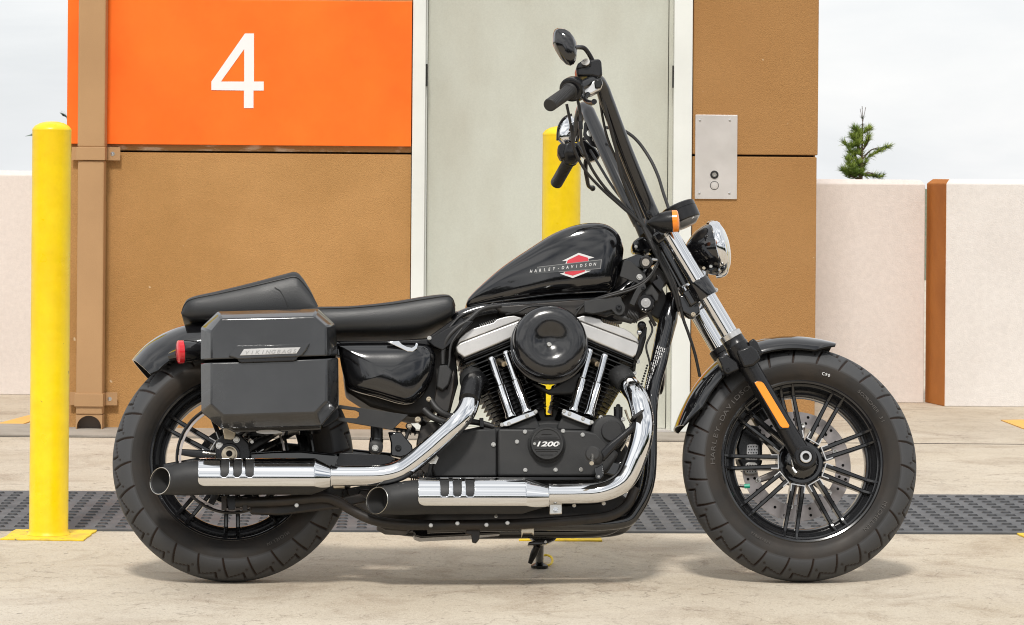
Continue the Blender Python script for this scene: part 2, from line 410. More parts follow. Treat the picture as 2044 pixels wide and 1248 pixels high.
bmesh.ops.triangle_fill(g.b, use_beauty=True, use_dissolve=False, edges=es, normal=(0, -1, 0))
ex_ = bmesh.ops.extrude_face_region(g.b, geom=g.b.faces[:]); bmesh.ops.translate(g.b, vec=(0, -.0015, 0), verts=[v for v in ex_['geom'] if isinstance(v, bmesh.types.BMVert)])
rel(g.build('numeral', m_white, None, smooth=0), sg)

# downspout
m_pipe = M('pipe_tan', (.48, .285, .135), .6, col2=(.42, .245, .115), vscale=2, rvar=.05, bump=.0006, bscale=300)
m_pipein = M('pipe_inside_shade', (.20, .17, .15), .8)
ds = empty('downspout', (X(177, DW), DW - .05, 0)); tag(ds, 'square tan metal downspout strapped to the tower wall', 'downspout')
dsy0, dsy1 = DW - .10, DW - .023
fd = DW - .10
def XX(px): return W(px, 400, fd).x
def ZZ(py, px=178): return W(px, py, fd).z
x0, x1 = X(153, fd), X(204.5, fd)
fbox('pipe', m_pipe, x0 - .002, x1 + .004, ZZ(294), ZT - .1, dsy0, dsy1, ds, bevel=.006)
x0b, x1b = x0 + .0, x1 + .002
zb = ZZ(859); zs = ZZ(829)
fbox('pipe', m_pipe, x0b, x1b, zs + .001, ZZ(321), dsy0 + .003, dsy1, ds, bevel=.006)
g = MB()
xc = (x0b + x1b) / 2; hw = (x1b - x0b) / 2
arch = [(xc - hw, zb), (xc - hw + .004, zb)] + [(xc + (hw - .004) * -math.cos(a), zb + .012 + (.048) * math.sin(a)) for a in [math.pi * k / 14 for k in range(15)]] + [(xc + hw - .004, zb), (xc + hw, zb), (xc + hw, zs + .0), (xc - hw, zs + .0)]
g.poly([(p[0], dsy0 + .003, p[1]) for p in arch], (0, .003, 0))
g.box((xc - hw + .0015, (dsy0 + .0062 + dsy1) / 2, (zb + zs) / 2), (.003, dsy1 - dsy0 - .0062, zs - zb))
g.box((xc + hw - .0015, (dsy0 + .0062 + dsy1) / 2, (zb + zs) / 2), (.003, dsy1 - dsy0 - .0062, zs - zb))
rel(g.build('outlet', m_pipe, None, smooth=30), ds)
fbox('outlet_shade', m_pipein, xc - hw + .0032, xc + hw - .0032, zb, zs - .0, dsy1 - .012, dsy1 - .004, ds)  # darker back sheet puts the hollow outlet's shade into the colour
for (ya, yb, tx) in ((293.5, 320, 238), (786, 812, 236)):
    za, zb2 = ZZ(yb), ZZ(ya); st = fbox('strap', m_pipe, x0 - .006, x1 + .006, za, zb2, dsy0 - .004, dsy1, ds, bevel=.002)
    fbox('strap_tab', m_pipe, x1 + .0065, X(tx, DW - .02), za, zb2, DW - .026, DW - .023, ds, bevel=.0008)
    fbox('strap_tab', m_pipe, X(141, DW - .02), x0 - .0065, za, zb2, DW - .026, DW - .023, ds, bevel=.0008)
    g = MB(); c = Vector((X(tx - 14, DW), DW - .0262, (za + zb2) / 2)); g.lathe(c, (0, -1, 0), [(0, .009), (.001, .009), (.0012, .0045), (.004, .004), (.0048, 0)], 16)
    rel(g.build('screw', m_chrome_b, None), ds)

# elevator call plate
cp = empty('call_plate', (X(1427), DW - .001, Z(314, 1427))); tag(cp, 'brushed steel call plate with key switch and round button on the brown wall', 'call panel')
fbox('plate', m_steel, X(1385), X(1469), Z(397.5, 1427), Z(229.5, 1427), DW - .007, DW - .001, cp, bevel=.0012)
for (px, py) in ((1397, 240.5), (1457, 240.5), (1396, 386), (1456, 386)):
    g = MB(); c = W(px, py, DW - .0072); g.lathe(c, (0, -1, 0), [(0, .0052), (.0015, .0048), (.0024, .002), (.0024, 0)], 16); rel(g.build('screw', m_chrome_b, None), cp)
g = MB(); c = W(1426, 349, DW - .0072); g.lathe(c, (0, -1, 0), [(0, .0175), (.003, .017), (.003, .013), (.001, .0125), (.001, 0)], 28); o = rel(g.build('key_switch', m_blk, None), cp)
g = MB(); g.lathe(c + Vector((0, -.0012, 0)), (0, -1, 0), [(0, .0105), (.003, .0095), (.003, .0045), (.0022, .004), (.0022, 0)], 24); o2 = g.build('lock_core', m_chrome_b, o)
g = MB(); c = W(1426, 370.5, DW - .0072); g.lathe(c, (0, -1, 0), [(0, .0185), (.0008, .0180), (.0008, .0160)], 28); rel(g.build('button_ring', m_blk, None), cp); g = MB(); g.lathe(c, (0, -1, 0), [(0, .0165), (.003, .0155), (.003, .0135), (.002, .013), (.0035, .012), (.0042, 0)], 28); rel(g.build('button', m_steel, None), cp)

# ================================================================== PARAPETS
m_para = M('parapet_concrete', (.71, .68, .66), .88, grain=(45, .05), col2=(.79, .77, .755), vscale=1.3, bump=.0012, bscale=160, specks=(34, .775, (.30, .25, .22)))
m_para2 = M('parapet_concrete_tinted', (.72, .665, .63), .88, grain=(45, .05), col2=(.78, .73, .70), vscale=1.0, bump=.0012, bscale=160, specks=(32, .78, (.30, .24, .2)))
m_para_o = M('parapet_orange_paint', (.56, .215, .04), .75, col2=(.47, .17, .03), vscale=4, bump=.001, bscale=200)
def wallprism(name, foot, z1, mats, cham=.022, label='', facemat=None, base=0):
    g = MB(); ring0 = [Vector((x, y, base)) for x, y in foot]; cen = sum(ring0, Vector()) / len(ring0)
    ring1 = [Vector((p.x, p.y, z1 - cham)) for p in ring0]
    ring2 = []
    n = len(foot)
    for i, p in enumerate(ring0):
        a = (ring0[i - 1] - p).normalized(); b = (ring0[(i + 1) % n] - p).normalized()
        q = p + (a + b) * cham
        ring2.append(Vector((q.x, q.y, z1)))
    A = g.ring(ring0); B = g.ring(ring1); Cc = g.ring(ring2)
    g.bridge(A, B); g.bridge(B, Cc); g.cap(Cc); g.cap(A, True)
    bmesh.ops.recalc_face_normals(g.b, faces=g.b.faces)
    if facemat:
        for f in g.b.faces: f.material_index = facemat(f)
    o = g.build(name, mats, None, bevel=.004, smooth=0, norm=False)
    return o
DP = 14.35
hp = W(1740, 358.5, DP).z
xa = W(1560, 600, DP).x; xb = W(1845, 600, DP).x
o = wallprism('parapet', [(xa, DP), (xb, DP), (xb, DP + .2), (xa, DP + .2)], hp, [m_para2], label='')
o.location = (0, 0, 0); tag(o, 'pinkish concrete parapet between the tower and the orange edge', 'parapet wall')
c0 = W(1887, 600, 14.15).x; c1 = W(1850, 600, 14.36).x; xe = 7
o = wallprism('parapet', [(c0, 14.15), (xe, 14.15), (xe, 14.40), (c1, 14.40)], W(1950, 358, 14.15).z, [m_para, m_para_o], label='', facemat=lambda f: 1 if f.normal.x < -.45 else 0)
tag(o, 'pale concrete parapet with an orange painted end, right edge of the photo', 'parapet wall')
o = wallprism('parapet', [(-7, 14.4), (XL + .4, 14.4), (XL + .4, 14.6), (-7, 14.6)], W(30, 341, 14.4).z, [m_para2], label='')
tag(o, 'pale concrete parapet behind the left yellow bollard', 'parapet wall')
# parapet that closes the deck behind the photographer (seen only in reflections)
o = wallprism('parapet', [(-16, -9.2), (16, -9.2), (16, -9.0), (-16, -9.0)], 1.07, [m_para], label='')
tag(o, 'long concrete parapet at the open side of the deck, behind the viewer', 'parapet wall')

# ================================================================== BOLLARDS
m_yel = M('bollard_yellow', (.90, .66, .003), .36, col2=(.86, .55, .003), vscale=3, vlo=.4, vhi=.7, rvar=.14, bump=.0012, bscale=34, specks=(38, .745, (.30, .20, .04)), grain=(16, .05))
m_yelbase = M('bollard_yellow_base', (.86, .60, .03), .6, specks=(60, .66, (.25, .19, .10)), col2=(.55, .36, .07), vscale=16, vlo=.45, vhi=.75, bump=.001, bscale=60)
def make_bollard():
    root = empty('bollard'); r = .0575
    g = MB(); g.lathe((0, 0, .006), (0, 0, 1), [(0, r * 1.12), (.004, r * 1.06), (.012, r), (1.195, r)], 48, caps=False)
    g.build('post', m_yel, root)
    g = MB(); g.lathe((0, 0, 1.201), (0, 0, 1), [(0, r * 1.0), (.004, r * 1.012), (.008, r * .99), (.017, r * .86), (.025, r * .6), (.029, r * .3), (.030, 0)], 48, caps=False)
    g.build('cap', m_yel, root)
    g = MB(); random.seed(3)
    pts = []
    for (a, b) in (((-.123, -.11), (.12, -.12)), ((.12, -.12), (.125, .115)), ((.125, .115), (-.118, .12)), ((-.118, .12), (-.123, -.11))):
        for k in range(7):
            t = k / 7; pts.append(Vector((a[0] + (b[0] - a[0]) * t + random.uniform(-.005, .005), a[1] + (b[1] - a[1]) * t + random.uniform(-.005, .005), 0)))
    g.poly(pts, (0, 0, .0055)); g.build('base_plate', m_yelbase, root, bevel=.0015, smooth=0)
    return root
bol = make_bollard()
for i, (px, py, lb) in enumerate(((97, 1070, 'yellow steel bollard by the downspout, left edge of the photo'), (1115, 1071.5, 'yellow steel bollard standing behind the motorcycle'), (2122, 1074, 'yellow steel bollard beyond the right edge, only its base plate corner showing'))):
    if i == 0: o = bol
    else:
        o = bol.copy(); C.objects.link(o)
        for ch in bol.children:
            c = ch.copy(); C.objects.link(c); c.parent = o
    p = G(px, py); o.location = (p.x, p.y, 0); o.rotation_euler = (0, 0, R(i * 3)); tag(o, lb, 'bollard', 'yellow bollards along the rubber strip')

# ================================================================== TREES beyond the deck
m_bark = M('bark', (.10, .065, .04), .9)
m_needle = M('pine_needles', (.15, .23, .035), .7, col2=(.27, .34, .055), vscale=3, vlo=.4, vhi=.6)
m_needle_d = M('pine_needles_blue', (.04, .075, .05), .7, col2=(.07, .12, .06), vscale=4)
def tuft(g, p, d, n=26, ln=.10, spread=.9, w=.0045):
    d = d.normalized()
    for k in range(n):
        v = (d + Vector((random.gauss(0, spread), random.gauss(0, spread), random.gauss(0, spread) * .8))).normalized()
        q = p + v * ln * random.uniform(.6, 1.1); s = v.cross(Vector((random.random(), random.random(), random.random()))).normalized() * w
        a = g.b.verts.new(p + s); b = g.b.verts.new(p - s); c = g.b.verts.new(q); g.b.faces.new((a, b, c))
def pine(D=34):
    base = W(1722, 345, D); ps = D / K
    def T(px, py, dy=0): v = W(px, py, D + dy); return v
    root = empty('pine_tree', (base.x, D, -7)); tag(root, 'young pine tree top with bare leader shoots above the right parapet', 'tree')
    top = T(1722, 246)
    g = MB(); g.tube([Vector((base.x - .1, D, -7)), Vector((base.x - .05, D, -3)), T(1716, 420), T(1720, 330), top], [.12, .08, .03, .016, .006], 8)
    g.tube([top, T(1721, 212)], .0035, 5, 1); g.tube([top, T(1717, 217)], .003, 5, 1); g.tube([top, T(1728, 214)], .003, 5, 1)
    br = [((1718, 330), (1700, 300), (1685, 285)), ((1720, 320), (1740, 299), (1772, 293)), ((1716, 365), (1700, 330), (1692, 318)), ((1718, 300), (1708, 280), (1700, 272)), ((1722, 300), (1732, 285), (1734, 272)),
          ((1720, 285), (1715, 270), (1712, 262)), ((1716, 350), (1735, 345), (1755, 353)), ((1716, 350), (1722, 335), (1728, 322)), ((1716, 360), (1700, 352), (1684, 342)), ((1720, 268), (1728, 262), (1734, 258)), ((1720, 268), (1712, 262), (1706, 258))]
    for b in br: g.tube([T(b[0][0], b[0][1]), T(b[1][0], b[1][1], random.uniform(-.1, .1)), T(b[2][0], b[2][1], random.uniform(-.2, .2))], [.012, .008, .004], 5, 3)
    for k in range(14):   # lower limbs down the hidden part
        z = -5.5 + k * .42; a = random.uniform(0, 6.28); L = 1.7 - k * .1
        g.tube([Vector((base.x - .05, D, z)), Vector((base.x + math.cos(a) * L, D + math.sin(a) * L, z + .25))], [.03, .01], 5, 1)
    rel(g.build('trunk', m_bark, None), root)
    g = MB(); random.seed(11)
    for b in br:
        for k in range(9):
            t = .25 + .75 * k / 8; p = T(b[0][0], b[0][1]).lerp(T(b[2][0], b[2][1], random.uniform(-.15, .15)), t)
            tuft(g, p, T(b[2][0], b[2][1] - 8) - T(*b[0]), 22, .10, .6)
    for k in range(70):
        py = random.uniform(268, 356); wd = 5 + (py - 262) * .20
        p = T(1711 + (py - 262) * -.06 + random.uniform(-wd, wd * .8), py, random.uniform(-.15, .15)); tuft(g, p, Vector((0, 0, 1)), 34, .10, .7)
    for k in range(60):
        z = random.uniform(-5, .2); a = random.uniform(0, 6.28); L = (1.1 - z) * .24 * random.uniform(.3, 1)
        tuft(g, Vector((base.x + math.cos(a) * L, D + math.sin(a) * L, z)), Vector((0, 0, 1)), 30, .22, .8, .012)
    rel(g.build('crown', [m_needle], None, smooth=0, norm=False), root)
    g = MB()
    tuft(g, T(1721, 238), Vector((0, 0, 1)), 26, .07, .5, .002); tuft(g, T(1721, 247), Vector((0, 0, -1)), 26, .06, .7, .002)
    for k in range(8): tuft(g, T(1700 + k * 5.5, 259 + abs(k - 4) * .6), Vector((0, 0, 1)), 12, .045, 1.0, .003)
    for k in range(7): tuft(g, T(1748 + k * 3.6, 299 - k * k * .22), Vector((1, 0, .1)), 20, .07, .6, .003)
    for k in range(7): tuft(g, T(1738 + k * 4, 349 + (k % 2) * 4), Vector((1, 0, .2)), 12, .07, .7, .003)
    for k in range(5): tuft(g, T(1682 + k * 3, 338 + k * 4), Vector((-.2, 0, 1)), 16, .07, .7, .003)
    rel(g.build('leader_needles', m_needle_d, None, smooth=0, norm=False), root)
pine()
def palm(D=40):
    p0 = W(128, 232, D); root = empty('palm_tree', (W(140, 260, D).x, D, -7)); tag(root, 'palm tree whose frond tips peek out behind the left bollard', 'tree')
    c = W(150, 300, D); g = MB(); g.tube([Vector((c.x, D, -7)), Vector((c.x + .1, D, -3)), c], [.2, .15, .12], 10); rel(g.build('trunk', m_bark, None), root)
    g = MB()
    tips = [(124, 230), (63, 271), (100, 280), (160, 240), (200, 260), (240, 300), (225, 345), (95, 350), (130, 360)]
    for tx, ty in tips:
        e = W(tx, ty, D + random.uniform(-.3, .3)); mid = (c + e) / 2 + Vector((0, 0, .16)); pts = crom([c, mid, e], 14)
        g.tube([c, mid, e], [.015, .01, .004], 5, 6)
        for i, p in enumerate(pts[4:]):
            for sgn in (-1, 1):
                t = (pts[-1] - pts[0]).normalized(); v = (t * .7 + Vector((0, sgn * .7, -.35 + .2 * random.random()))).normalized() * .12
                a = g.b.verts.new(p); b = g.b.verts.new(p + t * .03); q = g.b.verts.new(p + v); g.b.faces.new((a, b, q))
    rel(g.build('crown', m_needle_d, None, smooth=0, norm=False), root)
palm()
m_leaf = M('reflection_leaves', (.035, .05, .022), .8, col2=(.06, .08, .03), vscale=.6)  # unseen wood added behind the camera to give chrome a dark horizon band
g = MB(); random.seed(21)
for k in range(170):
    a = R(185 + 170 * k / 169); rr = 62 + random.uniform(-5, 5); c = Vector((math.cos(a) * rr, math.sin(a) * rr, random.uniform(-1, 8))); 
    for q in range(60):
        p = c + Vector((random.gauss(0, 2.4), random.gauss(0, 2.4), random.gauss(0, 2.6))); n_ = Vector((random.gauss(0, 1), random.gauss(0, 1), random.gauss(0, 1))).normalized(); u_ = n_.orthogonal().normalized(); v_ = n_.cross(u_)
        g.b.faces.new([g.b.verts.new(p + u_ * x * 1.1 + v_ * y * 1.1) for x, y in ((-1, -.6), (.2, -1), (1, .1), (.3, 1), (-.8, .7))])
    g.tube([Vector((c.x, c.y, -7)), c], .3, 5, 1)
o = g.build('reflection_wood', m_leaf, smooth=0, norm=False); tag(o, 'unseen dark wood behind the viewer, added for dark reflections in the chrome', 'wood', kind='stuff')
# ================================================================== MOTORCYCLE frame of reference (leans on its side stand)
LEAN = R(13.0)
cr0, cf0 = G(465, 1163), G(1600, 1163)
YAW = math.atan2(cf0.y - cr0.y, cf0.x - cr0.x)
BM = Matrix.Translation(Vector((cr0.x, cr0.y, .0015))) @ Matrix.Rotation(YAW, 4, 'Z') @ Matrix.Rotation(-LEAN, 4, 'X')
BI = BM.inverted(); BCAM = BI @ CAM
def P(px, py, y=0.0):
    """point of the motorcycle (own frame: x forward, y to its left, z up) seen at photo pixel px,py on its lengthwise plane y"""
    d = BI.to_3x3() @ ray(px, py); t = (y - BCAM.y) / d.y; return BCAM + d * t
def PP(lst, y): return [P(a, b, y) for a, b in lst]
bike = empty('motorcycle'); bike.matrix_world = BM
tag(bike, 'black cruiser motorcycle with chrome exhausts, tall handlebars and hard saddlebag, leaning on its side stand', 'motorcycle')
m_gloss = M('gloss_black', (.006, .006, .007), .10, coat=.8, rvar=.02)
m_rim = M('rim_black', (.008, .008, .009), .2, coat=.5, rvar=.04)
m_satin = M('satin_black', (.009, .009, .010), .27, bump=.00012, bscale=600, rvar=.05, spec=.42)
m_matte = M('matte_black', (.020, .0205, .0215), .5, bump=.0004, bscale=800, col2=(.029, .029, .029), vscale=14, spec=.35)
m_fin = M('fin_black', (.006, .006, .006), .26)
m_under = M('under_black', (.012, .011, .010), .45, col2=(.028, .021, .016), vscale=22, rvar=.1)
m_chrome = M('chrome', (.74, .75, .765), .05, 1)
m_chrome_hot = M('chrome_heat', (.80, .78, .76), .09, 1, col2=(.60, .55, .50), vscale=12, vlo=.5, vhi=.8)
m_alu = M('aluminium', (.72, .71, .69), .30, 1, col2=(.60, .59, .58), vscale=18, rvar=.06)
m_silver = M('silver_paint', (.60, .59, .575), .33, .6, col2=(.50, .49, .475), vscale=10, rvar=.05)
m_rub2 = M('rubber_black', (.018, .0175, .0175), .48, bump=.0003, bscale=700)
m_leather = M('vinyl_black', (.020, .021, .0225), .42, bump=.0005, bscale=420, rvar=.05)
m_bag = M('saddlebag_black', (.013, .0135, .015), .22, coat=.75, rvar=.08, col2=(.020, .021, .023), vscale=8, bump=.004, bscale=9)
m_bolt = M('bolt_zinc', (.62, .60, .56), .25, 1)
m_red = M('lens_red', (.62, .01, .02), .18, coat=.6); m_amber = M('lens_amber', (.95, .26, .01), .2, coat=.6)
m_refl = M('reflector_amber', (.95, .30, .01), .3, coat=.5)
m_glass = M('lamp_glass', (.62, .64, .62), .10, .35, coat=1)
m_hole = M('hole_shade', (.004, .004, .004), .8)  # near-black colour stands in for shade inside holes, gaps and undersides
m_disc = M('brake_disc_steel', (.50, .45, .43), .32, .9, rvar=.08, col2=(.38, .34, .32), vscale=20)
m_wht = M('label_white', (.72, .72, .72), .5)
m_green = M('valve_green', (.01, .30, .19), .4)
m_brass = M('aged_steel', (.56, .48, .36), .32, 1)

def tyre_mat():
    m = M('tyre_rubber', (.034, .031, .029), .6, bump=.0003, bscale=500, rvar=.08, spec=.35); t = m.node_tree; b = t.nodes['Principled BSDF']
    tc = N(t, 'ShaderNodeTexCoord'); nz = N(t, 'ShaderNodeTexNoise'); nz.inputs['Scale'].default_value = 11; nz.inputs['Detail'].default_value = 5; LK(t, tc.outputs['Object'], nz.inputs[0])
    rp = N(t, 'ShaderNodeMapRange'); rp.inputs['From Min'].default_value = .35; rp.inputs['From Max'].default_value = .7; LK(t, nz.outputs[0], rp.inputs[0])
    a = N(t, 'ShaderNodeMix', data_type='RGBA'); a.inputs[6].default_value = (.015, .0138, .013, 1); a.inputs[7].default_value = (.031, .024, .0185, 1); LK(t, rp.outputs[0], a.inputs[0])
    at = N(t, 'ShaderNodeAttribute', attribute_name='groove')
    c = N(t, 'ShaderNodeMix', data_type='RGBA'); c.inputs[7].default_value = (.018, .008, .004, 1); LK(t, at.outputs['Fac'], c.inputs[0])
    at2 = N(t, 'ShaderNodeAttribute', attribute_name='tread')
    d = N(t, 'ShaderNodeMix', data_type='RGBA'); d.inputs[7].default_value = (.060, .062, .066, 1); LK(t, a.outputs[2], d.inputs[6])
    mm = N(t, 'ShaderNodeMath', operation='MULTIPLY'); mm.inputs[1].default_value = .85; LK(t, at2.outputs['Fac'], mm.inputs[0]); LK(t, mm.outputs[0], d.inputs[0])
    LK(t, d.outputs[2], c.inputs[6]); LK(t, c.outputs[2], b.inputs['Base Color']); return m
m_tyre = tyre_mat()

def make_tyre(c, Rr, hw, Nn, flip, parent, name='tyre'):
    """torus section with real zigzag grooves pressed into shoulder and crown"""
    k = Rr / .318; base = [(.214, -.72), (.222, -.80), (.235, -.93), (.250, -.99), (.262, -1.0), (.272, -.985), (.284, -.90), (.297, -.73), (.308, -.50), (.3155, -.25), (.318, 0)]
    half = crom([Vector((r, f * hw, 0)) for r, f in base], 5); prof = [(p.x * k if p.x > .23 else p.x, p.y) for p in half]
    prof = prof + [(r, -y) for r, y in prof[-2::-1]]
    n = len(prof); arc = [0]
    for i in range(1, n): arc.append(arc[-1] + math.hypot(prof[i][0] - prof[i - 1][0], prof[i][1] - prof[i - 1][1]))
    mid = arc[n // 2]
    i_ed = min(range(n // 2), key=lambda i: abs(prof[i][0] - .264 * k)); edge = mid - arc[i_ed]
    T = 56; pitch = 2 * math.pi * Rr / Nn
    segs = [((0.0, .22), (.06, .50)), ((.06, .50), (.62, .33)), ((.62, .33), (.82, .96))]
    dots = [(.92, .62)]
    def dist(u, rho, seg):
        best = 9
        for sh in (-1, 0, 1):
            (u0, r0), (u1, r1) = seg; ax, ay = (u0 + sh) * pitch, r0 * edge; bx, by = (u1 + sh) * pitch, r1 * edge
            px, py = u * pitch, rho * edge; dx, dy = bx - ax, by - ay; tt = max(0, min(1, ((px - ax) * dx + (py - ay) * dy) / (dx * dx + dy * dy)))
            best = min(best, math.hypot(px - ax - dx * tt, py - ay - dy * tt))
        return best
    tile = []
    for j in range(T):
        row = []
        for i in range(n):
            rho = abs(arc[i] - mid) / edge; u = j / T
            if rho > 1.05: row.append(0); continue
            uu = (u if arc[i] < mid else u + .5) % 1
            dd = min(dist(uu, rho, s) for s in segs); v = max(0, min(1, (.0034 - dd) / .0011))
            for (du, dr) in dots:
                q = math.hypot((uu - du) * pitch, (rho - dr) * edge); v = max(v, .6 * max(0, min(1, (.0045 - q) / .001)) * (1 if j % 1 == 0 else 0))
            row.append(v)
        tile.append(row)
    verts = []; gv = []; tv = []; NT = T * Nn
    for a in range(NT):
        th = 2 * math.pi * a / NT * (1 if flip else -1); ca, sa = math.cos(th), math.sin(th); row = tile[a % T]
        for i in range(n):
            r, y = prof[i]; dpt = row[i] * .006; nr = 1 if abs(arc[i] - mid) / edge < .6 else .5
            rr = r - dpt * nr; yy = y + (dpt * .7 if y < 0 else -dpt * .7) * (1 - nr)
            verts.append((c.x + rr * ca, c.y + yy, c.z + rr * sa)); gv.append(row[i]); tv.append(1.0 if r > .2665 * k else (0 if r < .262 * k else .5))
    faces = []
    for a in range(NT):
        b = (a + 1) % NT
        for i in range(n - 1): faces.append((a * n + i, a * n + i + 1, b * n + i + 1, b * n + i) if flip else (a * n + i, b * n + i, b * n + i + 1, a * n + i + 1))
    me = bpy.data.meshes.new(name); me.from_pydata(verts, [], faces)
    for nm, vals in (('groove', gv), ('tread', tv)):
        at = me.attributes.new(nm, 'FLOAT', 'POINT'); at.data.foreach_set('value', vals)
    me.materials.append(m_tyre); me.shade_smooth(); o = bpy.data.objects.new(name, me); C.objects.link(o); o.parent = parent
    return o
def textarc(name, body, c, rad, deg, size, y, mat, parent, adv=.68, bottom=False, ext=.0004, sx=1.0):
    """letters bent round a wheel; deg = angle of the middle of the word"""
    b = bmesh.new(); n = len(body)
    for i, ch in enumerate(body):
        if ch == ' ': continue
        off = (i - (n - 1) / 2) * adv * size * sx / rad
        a = R(deg) + (off if bottom else -off)
        cu = bpy.data.curves.new('g', 'FONT'); cu.body = ch; cu.size = size; cu.extrude = ext; cu.align_x = 'CENTER'; cu.align_y = 'CENTER'
        t = bpy.data.objects.new('g', cu); C.objects.link(t); me = bpy.data.meshes.new_from_object(t.evaluated_get(bpy.context.evaluated_depsgraph_get())); bpy.data.objects.remove(t, do_unlink=True)
        rot = (a - math.pi / 2) if not bottom else (a + math.pi / 2)
        # text plane xy -> wheel plane x,z seen from -y
        m = Matrix.Translation((c.x + rad * math.cos(a), c.y + y, c.z + rad * math.sin(a))) @ Matrix.Rotation(-rot, 4, 'Y') @ Matrix.Rotation(R(90), 4, 'X') @ Matrix.Diagonal((sx, 1, 1, 1))
        me.transform(m); b.from_mesh(me); bpy.data.meshes.remove(me)
    me = bpy.data.meshes.new(name); b.to_mesh(me); b.free(); me.materials.append(mat); o = bpy.data.objects.new(name, me); C.objects.link(o); o.parent = parent; return o
m_emb = M('tyre_lettering', (.075, .068, .062), .55)

def make_wheel(name, c, phase, tyreR, hw, Nn, flip):
    lip = hw * .80
    g = MB(); k = lip / .05
    prof = [(.2135, -.040), (.2195, -.0445), (.2200, -.0485), (.2165, -.0505), (.2120, -.0490), (.2095, -.0440), (.2040, -.041), (.2020, -.030), (.1990, -.0215), (.1955, -.0225), (.190, -.018), (.184, -.0215), (.1800, -.0205), (.1785, -.015),
            (.1785, .015), (.1800, .0205), (.184, .0215), (.190, .018), (.1990, .0215), (.2020, .030), (.2040, .041), (.2120, .049), (.2165, .0505), (.2200, .0485), (.2195, .0445), (.2135, .040)]
    g.lathe(c, (0, 1, 0), [(y * k, r) for r, y in prof], 96, caps=False)
    wh = g.build(name, m_rim, bike, smooth=40)
    make_tyre(c, tyreR, hw, Nn, flip, wh)
    for q in range(9):
        a0 = R(phase + 40 * q); ca, sa = math.cos(a0), math.sin(a0); rad = Vector((ca, 0, sa)); tan = Vector((-sa, 0, ca))
        g = MB(); e = MB()
        for sgn in (-1, 1):
            # tapered spoke: deep at the hub, slender at the rim, ribs climbing onto the lip
            def sec(r, off, w, y0, y1):
                p = c + rad * r + tan * off * sgn; w2 = w / 2
                return [p + tan * -w2 + Vector((0, y0 * k + .003, 0)), p + tan * (-w2 * .55) + Vector((0, y0 * k, 0)), p + tan * (w2 * .55) + Vector((0, y0 * k, 0)), p + tan * w2 + Vector((0, y0 * k + .003, 0)), p + tan * w2 + Vector((0, y1 * k, 0)), p + tan * -w2 + Vector((0, y1 * k, 0))]
            g.loft([sec(.060, .0130, .013, -.040, -.005), sec(.080, .0135, .0130, -.040, -.006), (sec(.13, .0148, .0115, -.034, -.008)), sec(.176, .0158, .0105, -.029, -.008), sec(.1835, .0160, .0115, -.0295, .0), sec(.199, .0162, .0100, -.038, -.01), sec(.2095, .0162, .0090, -.0465, -.02)])
        g.build('spoke', m_rim, wh, smooth=30)
        pts = [c + rad * .081 + tan * -.0190, c + rad * .063 + tan * -.0190, c + rad * .063 + tan * .0190, c + rad * .081 + tan * .0190]
        yy = -.0408 * k
        ring = [(.0835, -.0195), (.0625, -.0195), (.0625, .0195), (.0835, .0195), (.0835, .0168), (.0652, .0168), (.0652, -.0168), (.0835, -.0168)]
        e.poly([c + rad * r + tan * t + Vector((0, yy, 0)) for r, t in ring], (0, .006, 0)); e.build('machined_edge', m_alu, wh, smooth=0)
    return wh

FC = P(1601, 925.6, -.045); FC.y = 0; FC.z = .318
RC = P(462, 919, -.045); RC.y = 0; RC.z = .3205; RC.x = -.004
fw = make_wheel('front_wheel', FC, 20, .318, .0655, 26, True)
rw = make_wheel('rear_wheel', RC, -90, .3205, .074, 26, False)
# tyre lettering (grey moulded words as on the photo)
for (bd, dg, rd, sz, bt, sx) in (('HARLEY-DAVIDSON', 152, .243, .017, False, 1.5), ('MICHELIN', -38, .245, .015, False, 1.2), ('SCORCHER 31', 38, .244, .0125, False, 1.2), ('130/90B16', -120, .240, .009, False, 1.1)):
    textarc('lettering', bd, FC, rd, dg, sz, -.0652, m_emb, fw, bottom=bt, sx=sx)
textarc('lettering', 'C90', FC, .2425, 73.5, .0115, -.0655, m_wht, fw, ext=.0005)
textarc('lettering', 'MICHELIN', RC, .247, -60, .012, -.0735, m_emb, rw)
# hubs and discs
g = MB(); g.lathe(FC, (0, -1, 0), [(-.045, .05), (-.02, .060), (.030, .0615), (.034, .0600), (.0345, .0570), (.033, .0560), (.033, .048), (.042, .040), (.047, .030), (.048, .020), (.060, .018), (.088, .016)], 48); g.build('hub', m_gloss, fw)
def disc(c, y, ro, ri, wheel, holes=24):
    g = MB(); g.lathe(c + Vector((0, y, 0)), (0, 1, 0), [(-.0025, ri), (-.0025, ro), (.0025, ro), (.0025, ri), (-.0025, ri)], 72, caps=False); d = g.build('brake_disc', m_disc, wheel, smooth=30)
    g = MB()
    for q in range(holes):
        a = 2 * math.pi * q / holes
        for rr, da in (((ro - .011, 0), (ri + .012, .02)) if q % 2 else (((ro + ri) / 2 - .001, .02),)):
            p = c + Vector((math.cos(a + da) * rr, y - .0027, math.sin(a + da) * rr)); g.lathe(p, (0, -1, 0), [(0, .0040), (.0004, .0038), (.0004, 0)], 12)
    return d, g
d, g = disc(FC, .056, .149, .108, fw); g.build('vent_hole_mark', m_hole, fw)  # raised near-black discs paint the dark of the drilled holes
g = MB()
for q in range(6):
    a = R(60 * q + 20); v = Vector((math.cos(a), 0, math.sin(a))); g.tube([FC + v * .045 + Vector((0, .056, 0)), FC + v * .112 + Vector((0, .056, 0))], [.012, .008], 8, 1, flat=.4)
g.lathe(FC + Vector((0, .052, 0)), (0, 1, 0), [(0, .058), (.008, .055)], 40); g.build('disc_carrier', m_disc, fw, smooth=30)
g = MB()
